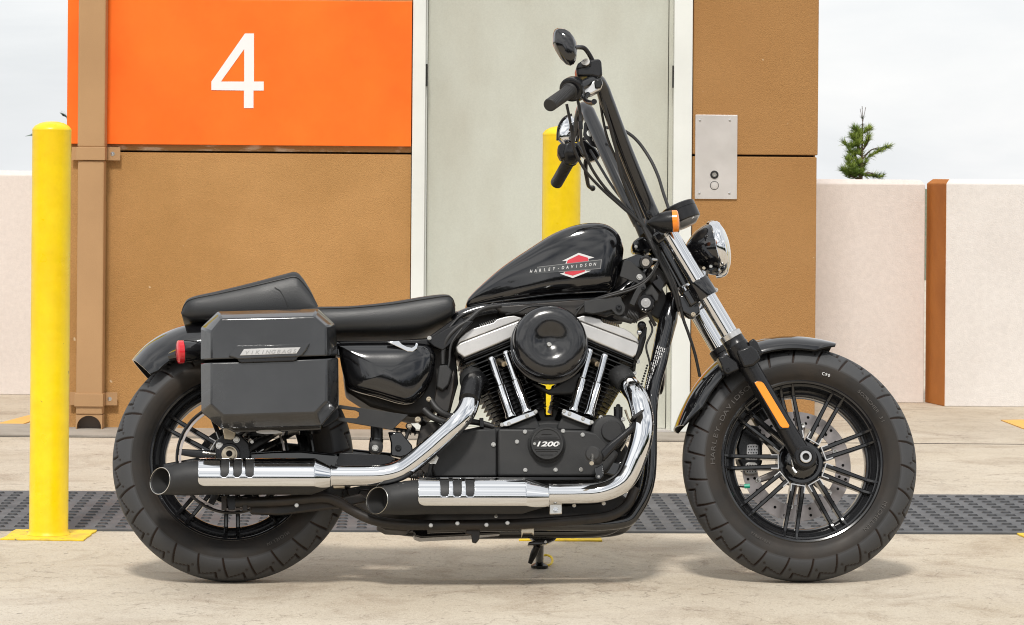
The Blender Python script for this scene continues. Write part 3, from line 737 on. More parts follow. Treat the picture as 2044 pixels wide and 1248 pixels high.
for q in range(6):
    a = R(60 * q + 20); p = FC + Vector((math.cos(a) * .113, .052, math.sin(a) * .113)); g.lathe(p, (0, -1, 0), [(0, .0075), (.004, .007), (.004, .003), (.002, 0)], 14)
g.build('disc_bolt', m_bolt, fw)
g = MB(); v = P(1476, 970, -.03); g.tube([v, P(1488, 971, -.034)], .0042, 10, 1); g.build('valve_stem', m_satin, fw)
g = MB(); g.tube([P(1486, 971, -.034), P(1497, 970, -.037)], .0062, 10, 1); g.build('valve_cap', m_green, fw)
# caliper behind the spokes
g = MB(); g.poly(PP([(1480, 858), (1496, 848), (1514, 850), (1522, 868), (1522, 925), (1508, 942), (1484, 938), (1474, 920), (1470, 892)], .035), (0, .06, 0)); o = g.build('brake_caliper', m_satin, bike, bevel=.006)
for (cx, cy) in ((1502, 898), (1500, 935)):
    g = MB(); g.poly(PP([(cx - 12, cy - 9), (cx - 7, cy - 12), (cx + 7, cy - 12), (cx + 12, cy - 9), (cx + 12, cy + 9), (cx + 7, cy + 12), (cx - 7, cy + 12), (cx - 12, cy + 9)], .032), (0, .01, 0)); pd = g.build('piston_cover', m_silver, o, bevel=.002)
    g = MB()
    for i in range(4):
        for j in range(3):
            g.lathe(P(cx - 8 + i * 5.2 + (j % 2) * 1.5, cy - 6 + j * 6, .0318), (0, -1, 0), [(0, .002), (.0004, .0018), (.0004, 0)], 8)
    g.build('piston_cover', m_hole, o)  # near-black dots paint the dark of the cover's tiny holes
# rear hub, pulley-side ring, disc
g = MB(); g.lathe(RC, (0, -1, 0), [(-.05, .07), (-.02, .075), (.030, .060), (.040, .050), (.070, .045), (.090, .03)], 48); g.build('hub', m_satin, rw)
g = MB(); g.lathe(RC + Vector((0, -.078, 0)), (0, 1, 0), [(-.002, .135), (-.002, .1410), (.002, .1410), (.002, .135), (-.002, .135)], 96, caps=False); g.build('brake_disc', m_disc, rw, smooth=30)
g = MB(); g.lathe(RC + Vector((0, -.076, 0)), (0, 1, 0), [(-.005, .1425), (-.007, .146), (-.005, .1500), (.005, .1500), (.005, .1425), (-.005, .1425)], 96, caps=False)
g.build('disc_rim', m_satin, rw, smooth=40)
g = MB()
for q in range(5):
    a = R(72 * q + 30); v = Vector((math.cos(a), 0, math.sin(a))); g.tube([RC + v * .05 + Vector((0, -.075, 0)), RC + v * .142 + Vector((0, -.077, 0))], [.014, .008], 8, 1, flat=.35)
g.build('disc_carrier', m_satin, rw, smooth=30)
g = MB(); g.lathe(RC + Vector((0, .085, 0)), (0, 1, 0), [(0, .085), (0, .105), (.03, .105), (.03, .085), (0, .085)], 64, caps=False); g.build('drive_pulley', m_satin, rw, smooth=30)

# ------------------------------------------------------------------ fenders
def fender(name, c, pts, w, drop, mat, lipr=.004):
    """pts: (angle deg, radius) of the crown line; cross-section arched, skirts down on both sides"""
    cr_ = crom([Vector((a, r, 0)) for a, r in pts], 8); g = MB(); prev = None; th = .003
    def section(a, r, f):
        o = []; ca, sa = math.cos(R(a)), math.sin(R(a)); nn = 14; sk = drop(f); ww = w(f)
        outl = []
        for i in range(nn + 1):
            t = -1 + 2 * i / nn; yy = math.sin(t * math.pi / 2) * ww; dd = sk * (1 - math.cos(t * math.pi / 2)) ** .9
            outl.append((yy, r - dd))
        inn = [(y * (1 - .004 / ww), rr - th - .001) for y, rr in outl]
        for y, rr in outl + inn[::-1]: o.append(c + Vector((ca * rr, y, sa * rr)))
        return o
    m = len(cr_); rings = [section(p.x, p.y, i / (m - 1)) for i, p in enumerate(cr_)]
    g.loft(rings); o = g.build(name, [mat, m_hole], bike, smooth=50)
    for p in o.data.polygons:
        q = p.center - c; q.y = 0
        if p.normal.dot(q.normalized()) < -.05 or abs(p.normal.dot(q.normalized())) < .05 and False: p.material_index = 1  # inner faces near-black: the underside's shade is put into the colour
    return o
def ang(px, py, y=0, c=None):
    p = P(px, py, y); d = p - c; return (math.degrees(math.atan2(d.z, d.x)), math.hypot(d.x, d.z))
ff = [ang(1664, 686, -.0, FC), ang(1610, 674, 0, FC), ang(1560, 672, 0, FC), ang(1500, 683, 0, FC), ang(1440, 712, 0, FC), ang(1395, 757, 0, FC), ang(1366, 804, 0, FC), ang(1347, 852, -.02, FC)]
fender('front_fender', FC, ff, lambda f: .076 - .02 * max(0, 1 - f * 9) ** 1.5, lambda f: .045 - .030 * max(0, 1 - f * 9) - .028 * max(0, f * 7 - 6), m_gloss)
rf = [(ang(263, 716, -.02, RC)), ang(290, 690, 0, RC), ang(330, 664, 0, RC), ang(385, 645, 0, RC), ang(450, 640, 0, RC), ang(520, 645, 0, RC), ang(600, 668, 0, RC), ang(660, 705, 0, RC)]
fender('rear_fender', RC, rf, lambda f: .098, lambda f: .088 - .012 * max(0, 1 - f * 12) , m_gloss)
# fender strut (broad cast rail along the rear fender) and rear signal
g = MB(); g.poly(PP([(352, 684), (398, 680), (480, 672), (660, 672), (690, 690), (690, 712), (600, 706), (430, 712), (352, 716)], -.106), (0, .010, 0)); g.build('fender_strut', m_gloss, bike, bevel=.004)
def bullet(name, p_tip, p_lens, r, lensmat, lt, label=None, squash=1.0):
    ax = p_lens - p_tip; L = ax.length; g = MB()
    g.lathe(p_tip, ax, [(0, .0), (L * .03, r * .10), (L * .12, r * .30), (L * .30, r * .58), (L * .55, r * .85), (L * .80, r * .97), (L * .985, r * 1.0), (L, r * .97)], 32); o = g.build(name, m_satin if lensmat is m_amber else m_gloss, bike, label=label)
    g = MB(); u = ax.normalized(); g.lathe(p_lens, u, [(.0004, r * 1.01), (lt * .8, r * 1.01), (lt, r * .9), (lt * 1.15, r * .5), (lt * 1.2, 0)], 32); g.build('lens', lensmat, o); return o
bullet('rear_turn_signal', P(425, 700, -.15), P(366, 702.5, -.165), .0305, m_red, .016)
g = MB(); g.tube([P(400, 700, -.15), P(415, 692, -.10)], .012, 12, 1); g.tube([P(340, 712, -.108), P(356, 708, -.12)], [.012, .016], 10, 1); g.build('signal_stalk', m_gloss, bike)

# ------------------------------------------------------------------ seat and pillion pad
def pad(name, outline_top, outline_bot, w, mat, round_=.35, welt=True, crown=.012):
    """outline_top/bot: matching lists of px points (side view) at y=-w*.9 ; body rounded across"""
    n = len(outline_top); W_ = w if callable(w) else (lambda f: w)
    top = crom(PP(outline_top, 0), 6); bot = crom(PP(outline_bot, 0), 6); m = len(top); rings = []
    for i in range(m):
        f = i / (m - 1); ww = W_(f); a, b = top[i], bot[i]; up = (a - b); h = up.length
        if h < 1e-4: up = Vector((0, 0, 1)); h = .001
        u = up.normalized(); rg = []
        for (y, t) in ((-.80, 0), (-.93, .06), (-.985, .20), (-1, .42), (-.985, .62), (-.945, .78), (-.86, .90), (-.72, .965), (-.45, 1.0), (0, 1.03), (.45, 1.0), (.72, .965), (.86, .90), (.945, .78), (.985, .62), (1, .42), (.985, .20), (.93, .06), (.80, 0)):
            rg.append(Vector((b.x, 0, b.z)) + Vector((up.x, 0, up.z)) * t + Vector((0, y * ww, 0)))
        rings.append(rg)
    g = MB(); g.loft(rings); return g.build(name, mat, bike, smooth=60)
# y compensation: silhouette of the wide pad is the near upper edge, so measured points sit slightly inside
seat = pad('rider_seat', [(560, 638), (620, 624), (700, 621), (780, 612), (850, 600), (888, 597), (900, 604), (906, 618)],
           [(560, 680), (620, 682), (700, 676), (780, 674), (840, 668), (884, 650), (900, 640), (907, 632)], lambda f: .135 - .03 * f - .03 * max(0, f - .85) / .15, m_leather)
pill = pad('pillion_seat', [(364, 634), (370, 612), (386, 600), (440, 588), (510, 571), (565, 556), (590, 551), (604, 562), (622, 592), (634, 622)],
           [(366, 640), (382, 646), (400, 648), (450, 650), (510, 652), (560, 652), (585, 650), (600, 650), (620, 645), (636, 640)], lambda f: .075 + .035 * min(1, f * 2.2), m_leather)
def seam(pts, parent, r=.0011, name='seam'):
    g = MB(); g.tube(pts, r, 6, 5); return g.build(name, m_rub2, parent)
# stitched welts follow the near shoulder of each pad
def shoulder(outt, outb, w, t=.84, yf=.915):
    top = crom(PP(outt, 0), 6); bot = crom(PP(outb, 0), 6); m = len(top); o = []
    for i in range(m):
        f = i / (m - 1); a, b = top[i], bot[i]; o.append(Vector((b.x + (a.x - b.x) * t, -w(f) * yf, b.z + (a.z - b.z) * t)))
    return o
g = MB(); g.tube(shoulder([(560, 638), (620, 624), (700, 621), (780, 612), (850, 600), (888, 597), (900, 604), (906, 618)], [(560, 680), (620, 682), (700, 676), (780, 674), (840, 668), (884, 650), (900, 640), (907, 632)], lambda f: .135 - .03 * f - .03 * max(0, f - .85) / .15), .0016, 6, 1); g.build('seam', m_rub2, seat)
g = MB(); g.tube(shoulder([(364, 634), (370, 612), (386, 600), (440, 588), (510, 571), (565, 556), (590, 551), (604, 562), (622, 592), (634, 622)], [(366, 640), (382, 646), (400, 648), (450, 650), (510, 652), (560, 652), (585, 650), (600, 650), (620, 645), (636, 640)], lambda f: .075 + .035 * min(1, f * 2.2)), .0016, 6, 1); g.build('seam', m_rub2, pill)
seam(PP([(548, 573), (560, 582), (570, 600), (578, 622)], -.1102), pill, .0008)

# ------------------------------------------------------------------ fuel tank
tk_top = [(930, 607), (936, 594), (958, 572), (1003, 534), (1060, 496), (1103, 470), (1148, 453), (1190, 449), (1216, 456), (1235, 473), (1245, 498)]
tk_bot = [(932, 613), (945, 611), (968, 607), (1010, 601), (1058, 595), (1098, 590), (1140, 587), (1180, 585), (1205, 584), (1222, 583), (1238, 560)]
tk_w = [.040, .050, .062, .080, .097, .108, .114, .114, .108, .092, .055]
ttop = crom(PP(tk_top, -.03), 7); tbot = crom([P(a, b, -w * .9) for (a, b), w in zip(tk_bot, tk_w)], 7); tw = crom([Vector((w, 0, 0)) for w in tk_w], 7)
rings = []
for a, b, ww in zip(ttop, tbot, tw):
    w_ = ww.x; h = Vector((a.x - b.x, 0, a.z - b.z)); rg = []
    for k in range(-12, 13):
        t = k / 12; s = abs(t); ph = s * math.pi / 2
        y = math.copysign(math.sin(ph) ** .62 if s > 0 else 0, t) * w_ ; zt = math.cos(ph) ** .50 if s < 1 else 0
        y = math.copysign(w_ * min(1, (1 - (1 - min(1, s * 1.35)) ** 2.4)), t) if s < .74 else math.copysign(w_ * (1 - .10 * ((s - .74) / .26) ** 1.5), t)
        zt = 1 - (s / .74) ** 3.2 * .42 if s < .74 else .58 - .58 * (s - .74) / .26
        rg.append(Vector((b.x, 0, b.z)) + h * zt + Vector((0, y, 0)))
    rings.append(rg)
g = MB(); g.loft(rings); tank = g.build('fuel_tank', m_gloss, bike, smooth=70, sub=1)
# bottom seam
g = MB(); g.tube([Vector((b.x, -w_.x * .90 - .001, b.z + .002)) for b, w_ in list(zip(tbot, tw))[4:-8:3]], .0016, 6, 1); g.build('tank_seam', m_gloss, tank)
from mathutils.bvhtree import BVHTree
def bvh_of(o):
    dg = bpy.context.evaluated_depsgraph_get(); me = o.evaluated_get(dg).to_mesh(); vs = [v.co.copy() for v in me.vertices]; fs = [tuple(p.vertices) for p in me.polygons]; return BVHTree.FromPolygons(vs, fs)
bpy.context.view_layer.update()
tb = bvh_of(tank)
def onto(px, py, bv, lift=.0006, y0=-.1):
    """point of a surface seen at that pixel"""
    d = (BI.to_3x3() @ ray(px, py)).normalized(); h = bv.ray_cast(BCAM, d)
    p = h[0] if h[0] is not None else P(px, py, y0)
    return p - d * lift
def decal(name, pts, mat, bv, parent, lift=.0006, sub=5):
    g = MB(); cxx = sum(p[0] for p in pts) / len(pts); cyy = sum(p[1] for p in pts) / len(pts)
    # quads swept between two edges: pts given as loop; subdivide via grid when 4 points
    if len(pts) == 4:
        n = 10; m = 3; gr = []
        for i in range(n + 1):
            row = []
            for j in range(m + 1):
                u, v = i / n, j / m
                x = (pts[0][0] * (1 - u) + pts[1][0] * u) * (1 - v) + (pts[3][0] * (1 - u) + pts[2][0] * u) * v
                y = (pts[0][1] * (1 - u) + pts[1][1] * u) * (1 - v) + (pts[3][1] * (1 - u) + pts[2][1] * u) * v
                row.append(g.b.verts.new(onto(x, y, bv, lift)))
            gr.append(row)
        for i in range(n):
            for j in range(m): g.b.faces.new((gr[i][j], gr[i + 1][j], gr[i + 1][j + 1], gr[i][j + 1]))
    else:
        lp = []
        for i in range(len(pts)):
            a, b = pts[i], pts[(i + 1) % len(pts)]
            for k in range(sub): lp.append((a[0] + (b[0] - a[0]) * k / sub, a[1] + (b[1] - a[1]) * k / sub))
        ce = g.b.verts.new(onto(cxx, cyy, bv, lift)); mid = [g.b.verts.new(onto((x + cxx) / 2, (y + cyy) / 2, bv, lift)) for x, y in lp]; rim = [g.b.verts.new(onto(x, y, bv, lift)) for x, y in lp]; n = len(lp)
        for i in range(n):
            j = (i + 1) % n; g.b.faces.new((rim[i], rim[j], mid[j], mid[i])); g.b.faces.new((mid[i], mid[j], ce))
    return g.build(name, mat, parent, smooth=60)
m_dred = M('emblem_red', (.60, .03, .05), .35, coat=.5); m_dsil = M('emblem_silver', (.66, .66, .66), .35, coat=.3); m_dgray = M('emblem_grey', (.055, .058, .06), .3, coat=.5); m_dline = M('emblem_line', (.22, .22, .22), .35, coat=.3)
def Q(x, y): return (900 + x / 4.645, 420 + y / 4.645)
em = decal('emblem', [Q(1030, 470), Q(1185, 394), Q(1330, 438), Q(1275, 450), Q(1284, 492), Q(1060, 500), Q(1075, 468)], m_dsil, tb, tank, .0006)
decal('emblem', [Q(1010, 587), Q(1130, 628), Q(1300, 560), Q(1254, 560), Q(1262, 530), Q(1052, 540), Q(1046, 580)], m_dsil, tb, tank, .0006)
decal('emblem', [Q(1083, 462), Q(1185, 414), Q(1272, 440), Q(1278, 490), Q(1072, 498)], m_dred, tb, tank, .0010)
decal('emblem', [Q(1054, 585), Q(1130, 606), Q(1240, 568), Q(1258, 530), Q(1058, 538)], m_dred, tb, tank, .0010)
decal('emblem', [Q(800, 527), Q(1400, 456), Q(1392, 540), Q(780, 590)], m_dgray, tb, tank, .0013)
for st in ([Q(800, 525), Q(1400, 454), Q(1399, 461), Q(800, 530)], [Q(1391, 461), Q(1400, 455), Q(1390, 543), Q(1383, 540)], [Q(1000, 568), Q(1390, 536), Q(1389, 542), Q(1000, 573)]): decal('emblem', st, m_dline, tb, tank, .0017)
def word(name, body, pxs, size_px, bv, parent, mat, ital=.18, lift=.002, squeeze=.8):
    """each letter laid on the surface at a measured pixel"""
    b = bmesh.new(); s = size_px
    for ch, (px, py) in zip(body, pxs):
        if ch == ' ': continue
        cu = bpy.data.curves.new('g', 'FONT'); cu.body = ch; cu.size = 1; cu.align_x = 'CENTER'; cu.align_y = 'CENTER'; cu.shear = ital; cu.offset = .012
        t = bpy.data.objects.new('g', cu); C.objects.link(t); me = bpy.data.meshes.new_from_object(t.evaluated_get(bpy.context.evaluated_depsgraph_get())); bpy.data.objects.remove(t, do_unlink=True)
        c = onto(px, py, bv, lift); ex = (onto(px + 4, py, bv, lift) - onto(px - 4, py, bv, lift)) / 8; ez = (onto(px, py - 3, bv, lift) - onto(px, py + 3, bv, lift)) / 6
        for v in me.vertices: v.co = c + ex * (v.co.x * s * squeeze) + ez * (v.co.y * s)
        b.from_mesh(me); bpy.data.meshes.remove(me)
    me = bpy.data.meshes.new(name); b.to_mesh(me); b.free(); me.materials.append(mat); o = bpy.data.objects.new(name, me); C.objects.link(o); o.parent = parent; return o
hd = 'HARLEY-DAVIDSON'; x0_, y0_, x1_, y1_ = 742, 567, 1333, 500
word('brand_lettering', hd, [Q(x0_ + (x1_ - x0_) * i / 14, y0_ + (y1_ - y0_) * i / 14) for i in range(15)], 8.6, tb, tank, m_wht)
# ------------------------------------------------------------------ generic small builders in the motorcycle's frame
def prism(name, pts, y, th, mat, parent=None, bevel=.003, **k):
    g = MB(); g.poly(PP(pts, y), (0, th, 0)); return g.build(name, mat, parent or bike, bevel=bevel, smooth=40, **k)
def pipe(name, pts, r, mat, parent=None, seg=16, smooth=7, **k):
    """pts: (px, py, y)"""
    g = MB(); g.tube([P(*p) for p in pts], r, seg, smooth); return g.build(name, mat, parent or bike, **k)
bolt_me = {}
def bolt(px, py, y, r, parent=None, mat=None, name='bolt'):
    key = (mat.name if mat else 'z')
    c = P(px, py, y)
    if key not in bolt_me:
        g = MB(); g.lathe((0, 0, 0), (0, -1, 0), [(0, 1.25), (.18, 1.25), (.2, 1.0), (.75, .98), (.9, .86), (.9, .5), (.35, .45), (.35, 0)], 18)
        o = g.build(name, mat or m_bolt, None, smooth=30); bolt_me[key] = o.data
    else:
        o = bpy.data.objects.new(name, bolt_me[key]); C.objects.link(o)
    o.parent = parent or bike; r *= .84; o.location = c; o.scale = (r, r, r); return o

# ------------------------------------------------------------------ saddlebag
def shell(name, back, outer, inner, yb, yo, yi, mat, bevel=.004, mids=None):
    g = MB(); n = len(outer)
    rings = [PP(back, yb), PP(outer, yo), PP(inner, yi)]
    cen = [(sum(p[0] for p in inner) / n), (sum(p[1] for p in inner) / n)]
    A = [g.ring(r) for r in rings]
    g.cap(A[0], True); g.bridge(A[0], A[1]); g.bridge(A[1], A[2]); g.cap(A[2])
    return g.build(name, mat, bike, bevel=bevel, seg=3, smooth=30)
lo = [(401, 719.5), (401, 654.5), (435, 622), (633, 616.5), (668, 648), (672, 709.5)]; li = [(421.6, 718), (421.6, 662.6), (442, 636.5), (627.4, 632), (650.5, 652), (651.5, 711)]
bo = [(401, 724.5), (402, 823), (441, 856), (641, 850.6), (673.7, 812.5), (672.5, 714.5)]; bi = [(421.6, 724), (421.2, 808.4), (445, 830), (628.7, 824.7), (652, 801.6), (652, 716)]
def grow(p, k, c=(537, 735)): return [(c[0] + (x - c[0]) * k, c[1] + (y - c[1]) * k) for x, y in p]
bag = shell('saddlebag', [(x + 3, y) for x, y in bo], bo, bi, -.135, -.284, -.330, m_bag)
lid = shell('lid', [(x + 3, y) for x, y in lo], lo, li, -.135, -.284, -.330, m_bag)
lid.parent = bag
g = MB(); g.poly(PP([(404, 715), (670, 705), (670, 720), (404, 728)], -.14), (0, -.118, 0)); g.build('lid_gap_shade', m_hole, bag, smooth=0)  # near-black filler paints the shade in the gap below the lid
lat = prism('latch', [(456, 712), (472, 691.5), (619, 686), (612, 700), (603, 711), (596, 713.5), (476, 718.5)], -.330, -.010, m_bag, bag, bevel=.003)
prism('latch_catch', [(474, 716.5), (596, 711), (592, 719), (586, 721.5), (482, 725), (476, 722)], -.331, -.006, m_satin, bag, bevel=.002)
prism('badge', [(478.6, 710), (487, 697), (600, 693.5), (592, 706)], -.3405, -.0016, m_silver, bag, bevel=.0005)
m_bletter = M('badge_letters', (.30, .30, .30), .4)
b = bmesh.new()
for i, ch in enumerate('VIKINGBAGS'):
    cu = bpy.data.curves.new('g', 'FONT'); cu.body = ch; cu.size = 1; cu.align_x = 'CENTER'; cu.align_y = 'CENTER'; cu.shear = .25; cu.offset = .02; cu.extrude = .04
    t = bpy.data.objects.new('g', cu); C.objects.link(t); me = bpy.data.meshes.new_from_object(t.evaluated_get(bpy.context.evaluated_depsgraph_get())); bpy.data.objects.remove(t, do_unlink=True)
    c = P(492 + i * 10.6, 704.4 - i * .33, -.3425); ex = Vector((1 / 765, 0, .03 / 765)); ez = Vector((0, 0, 1 / 752))
    for v in me.vertices: v.co = c + ex * (v.co.x * 12.5) + ez * (v.co.y * 9.6) + Vector((0, -v.co.z * .01, 0))
    b.from_mesh(me)
me = bpy.data.meshes.new('badge_lettering'); b.to_mesh(me); b.free(); me.materials.append(m_bletter); o = bpy.data.objects.new('badge_lettering', me); C.objects.link(o); o.parent = bag
prism('bag_bracket', [(442, 857.5), (641, 852), (641, 866), (560, 870), (470, 871)], -.15, -.075, m_gloss, bag, bevel=.004)
g = MB(); c = P(536, 862.5, -.2262); g.lathe(c, (0, -1, 0), [(0, 1), (.001, 1), (.001, 0)], 32); 
for v in g.b.verts: v.co.x = c.x + (v.co.x - c.x) * .0325; v.co.z = c.z + (v.co.z - c.z) * .0055
g.build('oval_badge', m_silver, bag)
prism('mount_clip', [(445, 860), (470, 860), (470, 878), (462, 882), (449, 880)], -.14, -.03, m_brass, bag, bevel=.002)
prism('mount_plate', [(640, 852), (672, 818), (676, 826), (676, 838), (655, 852), (645, 856)], -.15, -.03, m_satin, bag, bevel=.002)

# ------------------------------------------------------------------ side cover
so_ = [(675, 690), (673, 686), (760, 684), (838, 685), (856, 690), (868, 706), (868, 728), (864, 752), (851, 780), (833, 801), (817, 808), (795, 806.5), (755, 795), (709, 782), (691, 768), (681, 730)]
si_ = [(686, 700), (690, 692), (765, 691), (832, 691), (848, 696), (857, 708), (857, 728), (853, 748), (842, 773), (827, 792), (812, 798), (795, 797), (758, 786), (716, 773), (704, 762), (692, 730)]
def lerp2(A, B, t): return [(a[0] + (b[0] - a[0]) * t, a[1] + (b[1] - a[1]) * t) for a, b in zip(A, B)]
def rnd(A, n=5):
    v = [Vector((a[0], a[1], 0)) for a in A]; v = [v[-1]] + v + [v[0], v[1]]; o = []
    for i in range(1, len(v) - 2):
        a, b, c, d = v[i - 1:i + 3]
        for k in range(n):
            t = k / n; q = .5 * ((2 * b) + (c - a) * t + (2 * a - 5 * b + 4 * c - d) * t * t + (3 * b - a - 3 * c + d) * t ** 3); o.append((q.x, q.y))
    return o
so_r, si_r = rnd(so_), rnd(si_); cm = [(775, 742)] * len(so_r); g = MB(); prev = None
for pts, yy in ((so_r, -.07), (so_r, -.118), (lerp2(so_r, si_r, .25), -.130), (lerp2(so_r, si_r, .6), -.141), (si_r, -.149), (lerp2(si_r, cm, .18), -.156), (lerp2(si_r, cm, .40), -.162), (lerp2(si_r, cm, .65), -.166), (lerp2(si_r, cm, .88), -.168)):
    a = g.ring(PP(pts, yy)); g.cap(a, True) if prev is None else g.bridge(prev, a); prev = a
g.cap(prev); sc = g.build('side_cover', m_gloss, bike, smooth=75)
prism('cover_trim', [(772, 684), (800, 697), (813, 703.5), (824, 704), (833, 697), (834.5, 688), (830, 685.5), (828, 692), (822, 696), (812, 694), (802, 689), (796, 682)], -.145, -.013, m_chrome, sc, bevel=.0015)

# ------------------------------------------------------------------ frame
fr = pipe('frame', [(905, 642, -.045), (930, 628, -.045), (985, 614, -.045), (1110, 604, -.045), (1215, 596, -.045), (1268, 560, -.035), (1290, 530, 0)], .017, m_gloss)
pipe('frame_tube', [(910, 634, .045), (985, 618, .045), (1110, 606, .045), (1215, 596, .045), (1268, 560, .035), (1290, 530, 0)], .017, m_gloss, fr)
# steering head (parallel to the fork) and gussets
HA, HB = P(1306, 478, 0), P(1358, 575, 0)
g = MB(); g.cyl(HA, HB, .030); g.build('steering_head', m_gloss, fr)
for s in (-1, 1):
    g = MB(); a, b, c, d, e_, f_ = P(1340, 590, 0), P(1333, 640, 0), P(1318, 720, 0), P(1296, 810, 0), P(1290, 960, 0), P(1262, 1030, 0)
    pts = [Vector((p.x, y * s, p.z)) for p, y in ((a, .012), (b, .03), (c, .055), (d, .075), (e_, .085), (f_, .09))]
    pts += [Vector((p.x, .095 * s, p.z)) for p in (P(1225, 1052, 0), P(1100, 1055, 0), P(960, 1057, 0), P(850, 1060, 0))]
    g.tube(pts, .0165 if s < 0 else .0165, 14, 6); g.build('down_tube', m_gloss, fr)
# near down tube as the photo shows it, wide with a warning label
nd = pipe('down_tube_front', [(1344, 598, -.03), (1333, 640, -.04), (1314, 722, -.05), (1296, 800, -.06), (1285, 870, -.07)], [.019, .026, .0215, .0205, .019], m_gloss, fr)
bpy.context.view_layer.update(); ndb = bvh_of(nd)
g = MB(); random.seed(5)
for row in range(5):
    y = 690
    while y < 775:
        L = random.uniform(3, 9); x = 1312 + row * 3.6 - (y - 690) * .245; yy = y + row * 1.3
        q = [onto(x, yy, ndb, .0006), onto(x + 1.5, yy + .4, ndb, .0006), onto(x + 1.5 - L * .245, yy + L, ndb, .0006), onto(x - L * .245, yy + L, ndb, .0006)]
        g.b.faces.new([g.b.verts.new(p) for p in q]); y += L + random.uniform(1, 2)
g.build('warning_label', m_wht, nd, smooth=0)
g = MB()
for k in range(16): 
    y = 724 + k * 3.4; x = 1300 - (y - 724) * .25; g.b.faces.new([g.b.verts.new(onto(a, b_, ndb, .0006)) for a, b_ in ((x, y), (x + 6, y + 1), (x + 5.5, y + 2.6), (x - .5, y + 1.6))])
g.build('warning_label', m_wht, nd, smooth=0)
g = MB()
for k in range(12): c = P(1292 - k * 1.6, 730 + k * 5.2, -.05); g.ball(c, .0032, (1, 1, 1), 8)
g.build('edge_trim', m_rub2, fr)
g = MB(); g.lathe(P(1319, 762, .03), Vector((1, 0, -.12)), [(-.006, .030), (0, .036), (.006, .034), (.010, .02), (.011, 0)], 28); o = g.build('horn', m_satin, bike)
# seat rail and dark central mass (battery box, oil tank back)
prism('oil_tank', [(680, 690), (700, 684), (880, 672), (905, 648), (915, 660), (892, 690), (884, 720), (888, 790), (860, 830), (820, 832), (740, 812), (690, 780)], -.06, .14, m_under, bevel=.01)
prism('seat_pan', [(560, 672), (640, 680), (760, 680), (850, 676), (900, 640), (918, 630), (930, 640), (905, 660), (880, 690), (600, 694)], -.09, .18, m_satin, bevel=.004)
prism('frame_gusset', [(852, 680), (890, 656), (926, 640), (946, 640), (920, 668), (896, 690), (884, 700), (866, 692)], -.118, .02, m_satin, bevel=.003)
bolt(857, 675, -.125, .0055)
prism('relay_block', [(877, 729), (893, 728), (903, 742), (896, 768), (884, 780), (871, 772), (874, 745)], -.135, .05, m_matte, bevel=.004)
prism('relay_bracket', [(872, 772), (892, 776), (905, 738), (908, 745), (905, 780), (896, 822), (872, 824), (866, 800)], -.11, .03, m_under, bevel=.003)
bolt(856, 797, -.128, .0062, mat=m_brass)
# hoses and wires left of the rear cylinder
for i, (pts, r) in enumerate(((((1000, 610, -.09), (962, 618, -.10), (935, 640, -.11), (912, 655, -.115), (893, 676, -.115), (885, 700, -.11), (884, 728, -.11)), .0065),
                 (((960, 618, -.08), (925, 628, -.09), (905, 645, -.10), (888, 670, -.105), (878, 700, -.10)), .0035),
                 (((985, 606, -.09), (945, 632, -.105), (915, 665, -.118), (900, 690, -.12), (897, 722, -.12), (893, 740, -.12)), .0032),
                 (((1110, 612, -.08), (1060, 612, -.10), (1035, 622, -.10), (1010, 628, -.08)), .0028),
                 (((860, 800, -.12), (872, 816, -.13), (890, 828, -.13), (915, 835, -.12)), .009),
                 (((846, 818, -.12), (862, 832, -.13), (885, 842, -.13), (910, 846, -.12)), .009),
                 (((900, 852, -.10), (930, 842, -.10), (960, 845, -.10), (985, 852, -.10)), .008))):
    pipe('hose', pts, r, m_rub2)
prism('hose_clip', [(957, 834), (965, 834), (966, 853), (958, 853)], -.12, .02, m_satin, bevel=.001)

prism('side_filler', [(884, 700), (906, 690), (912, 730), (915, 765), (905, 800), (896, 835), (872, 830), (876, 760)], .0, .04, m_under, bevel=.003)  # added dark filler plate, blocks the pale view left of the rear cylinder
prism('under_tank_filler', [(893, 705), (905, 660), (940, 632), (985, 614), (1228, 594), (1246, 640), (1170, 645), (1095, 660), (1020, 645), (940, 668), (914, 694), (905, 722)], .0, .06, m_under, bevel=.004)  # added dark filler plate, keeps the space under the tank dark
# ------------------------------------------------------------------ swingarm, shock, belt, rear axle
sw = prism('swingarm', [(470, 898), (498, 902), (545, 899), (600, 898), (672, 905), (700, 908), (785, 916), (800, 930), (790, 948), (660, 944), (520, 938), (450, 925), (440, 910)], -.125, .035, m_gloss, bevel=.008)
prism('swingarm_far', [(470, 888), (540, 880), (700, 895), (800, 905), (800, 940), (660, 935), (450, 915)], .09, .03, m_gloss, sw, bevel=.008)
prism('swingarm_cover', [(668, 930), (678, 906), (672, 904), (770, 908), (788, 914), (780, 924), (745, 932)], -.150, .05, m_satin, sw, bevel=.005)
prism('axle_plate', [(432, 880), (446, 866), (480, 866), (498, 885), (502, 912), (488, 926), (440, 926), (428, 910)], -.165, .06, m_satin, sw, bevel=.005)
g = MB(); c = P(458, 907, -.166); g.lathe(c, (0, -1, 0), [(0, .0285), (.010, .0285), (.012, .026), (.012, 0)], 36); g.build('axle_washer', m_satin, sw)
c = P(458, 907, -.178)
g = MB(); g.lathe(c, (0, -1, 0), [(0, .0205), (.003, .0205), (.003, .0165)], 32, caps=True); g.lathe(c + Vector((0, -.003, 0)), (0, -1, 0), [(0, .0175), (.010, .0172), (.011, .0155), (.011, .0085), (.002, .008), (.002, 0)], 6 * 4, caps=False); g.build('axle_nut', m_brass, sw)
g = MB(); g.lathe(c + Vector((0, -.0142, 0)), (0, -1, 0), [(0, .0082), (.0004, .008), (.0004, 0)], 20); g.build('axle_bore_mark', m_hole, sw)  # near-black disc paints the dark of the nut's bore
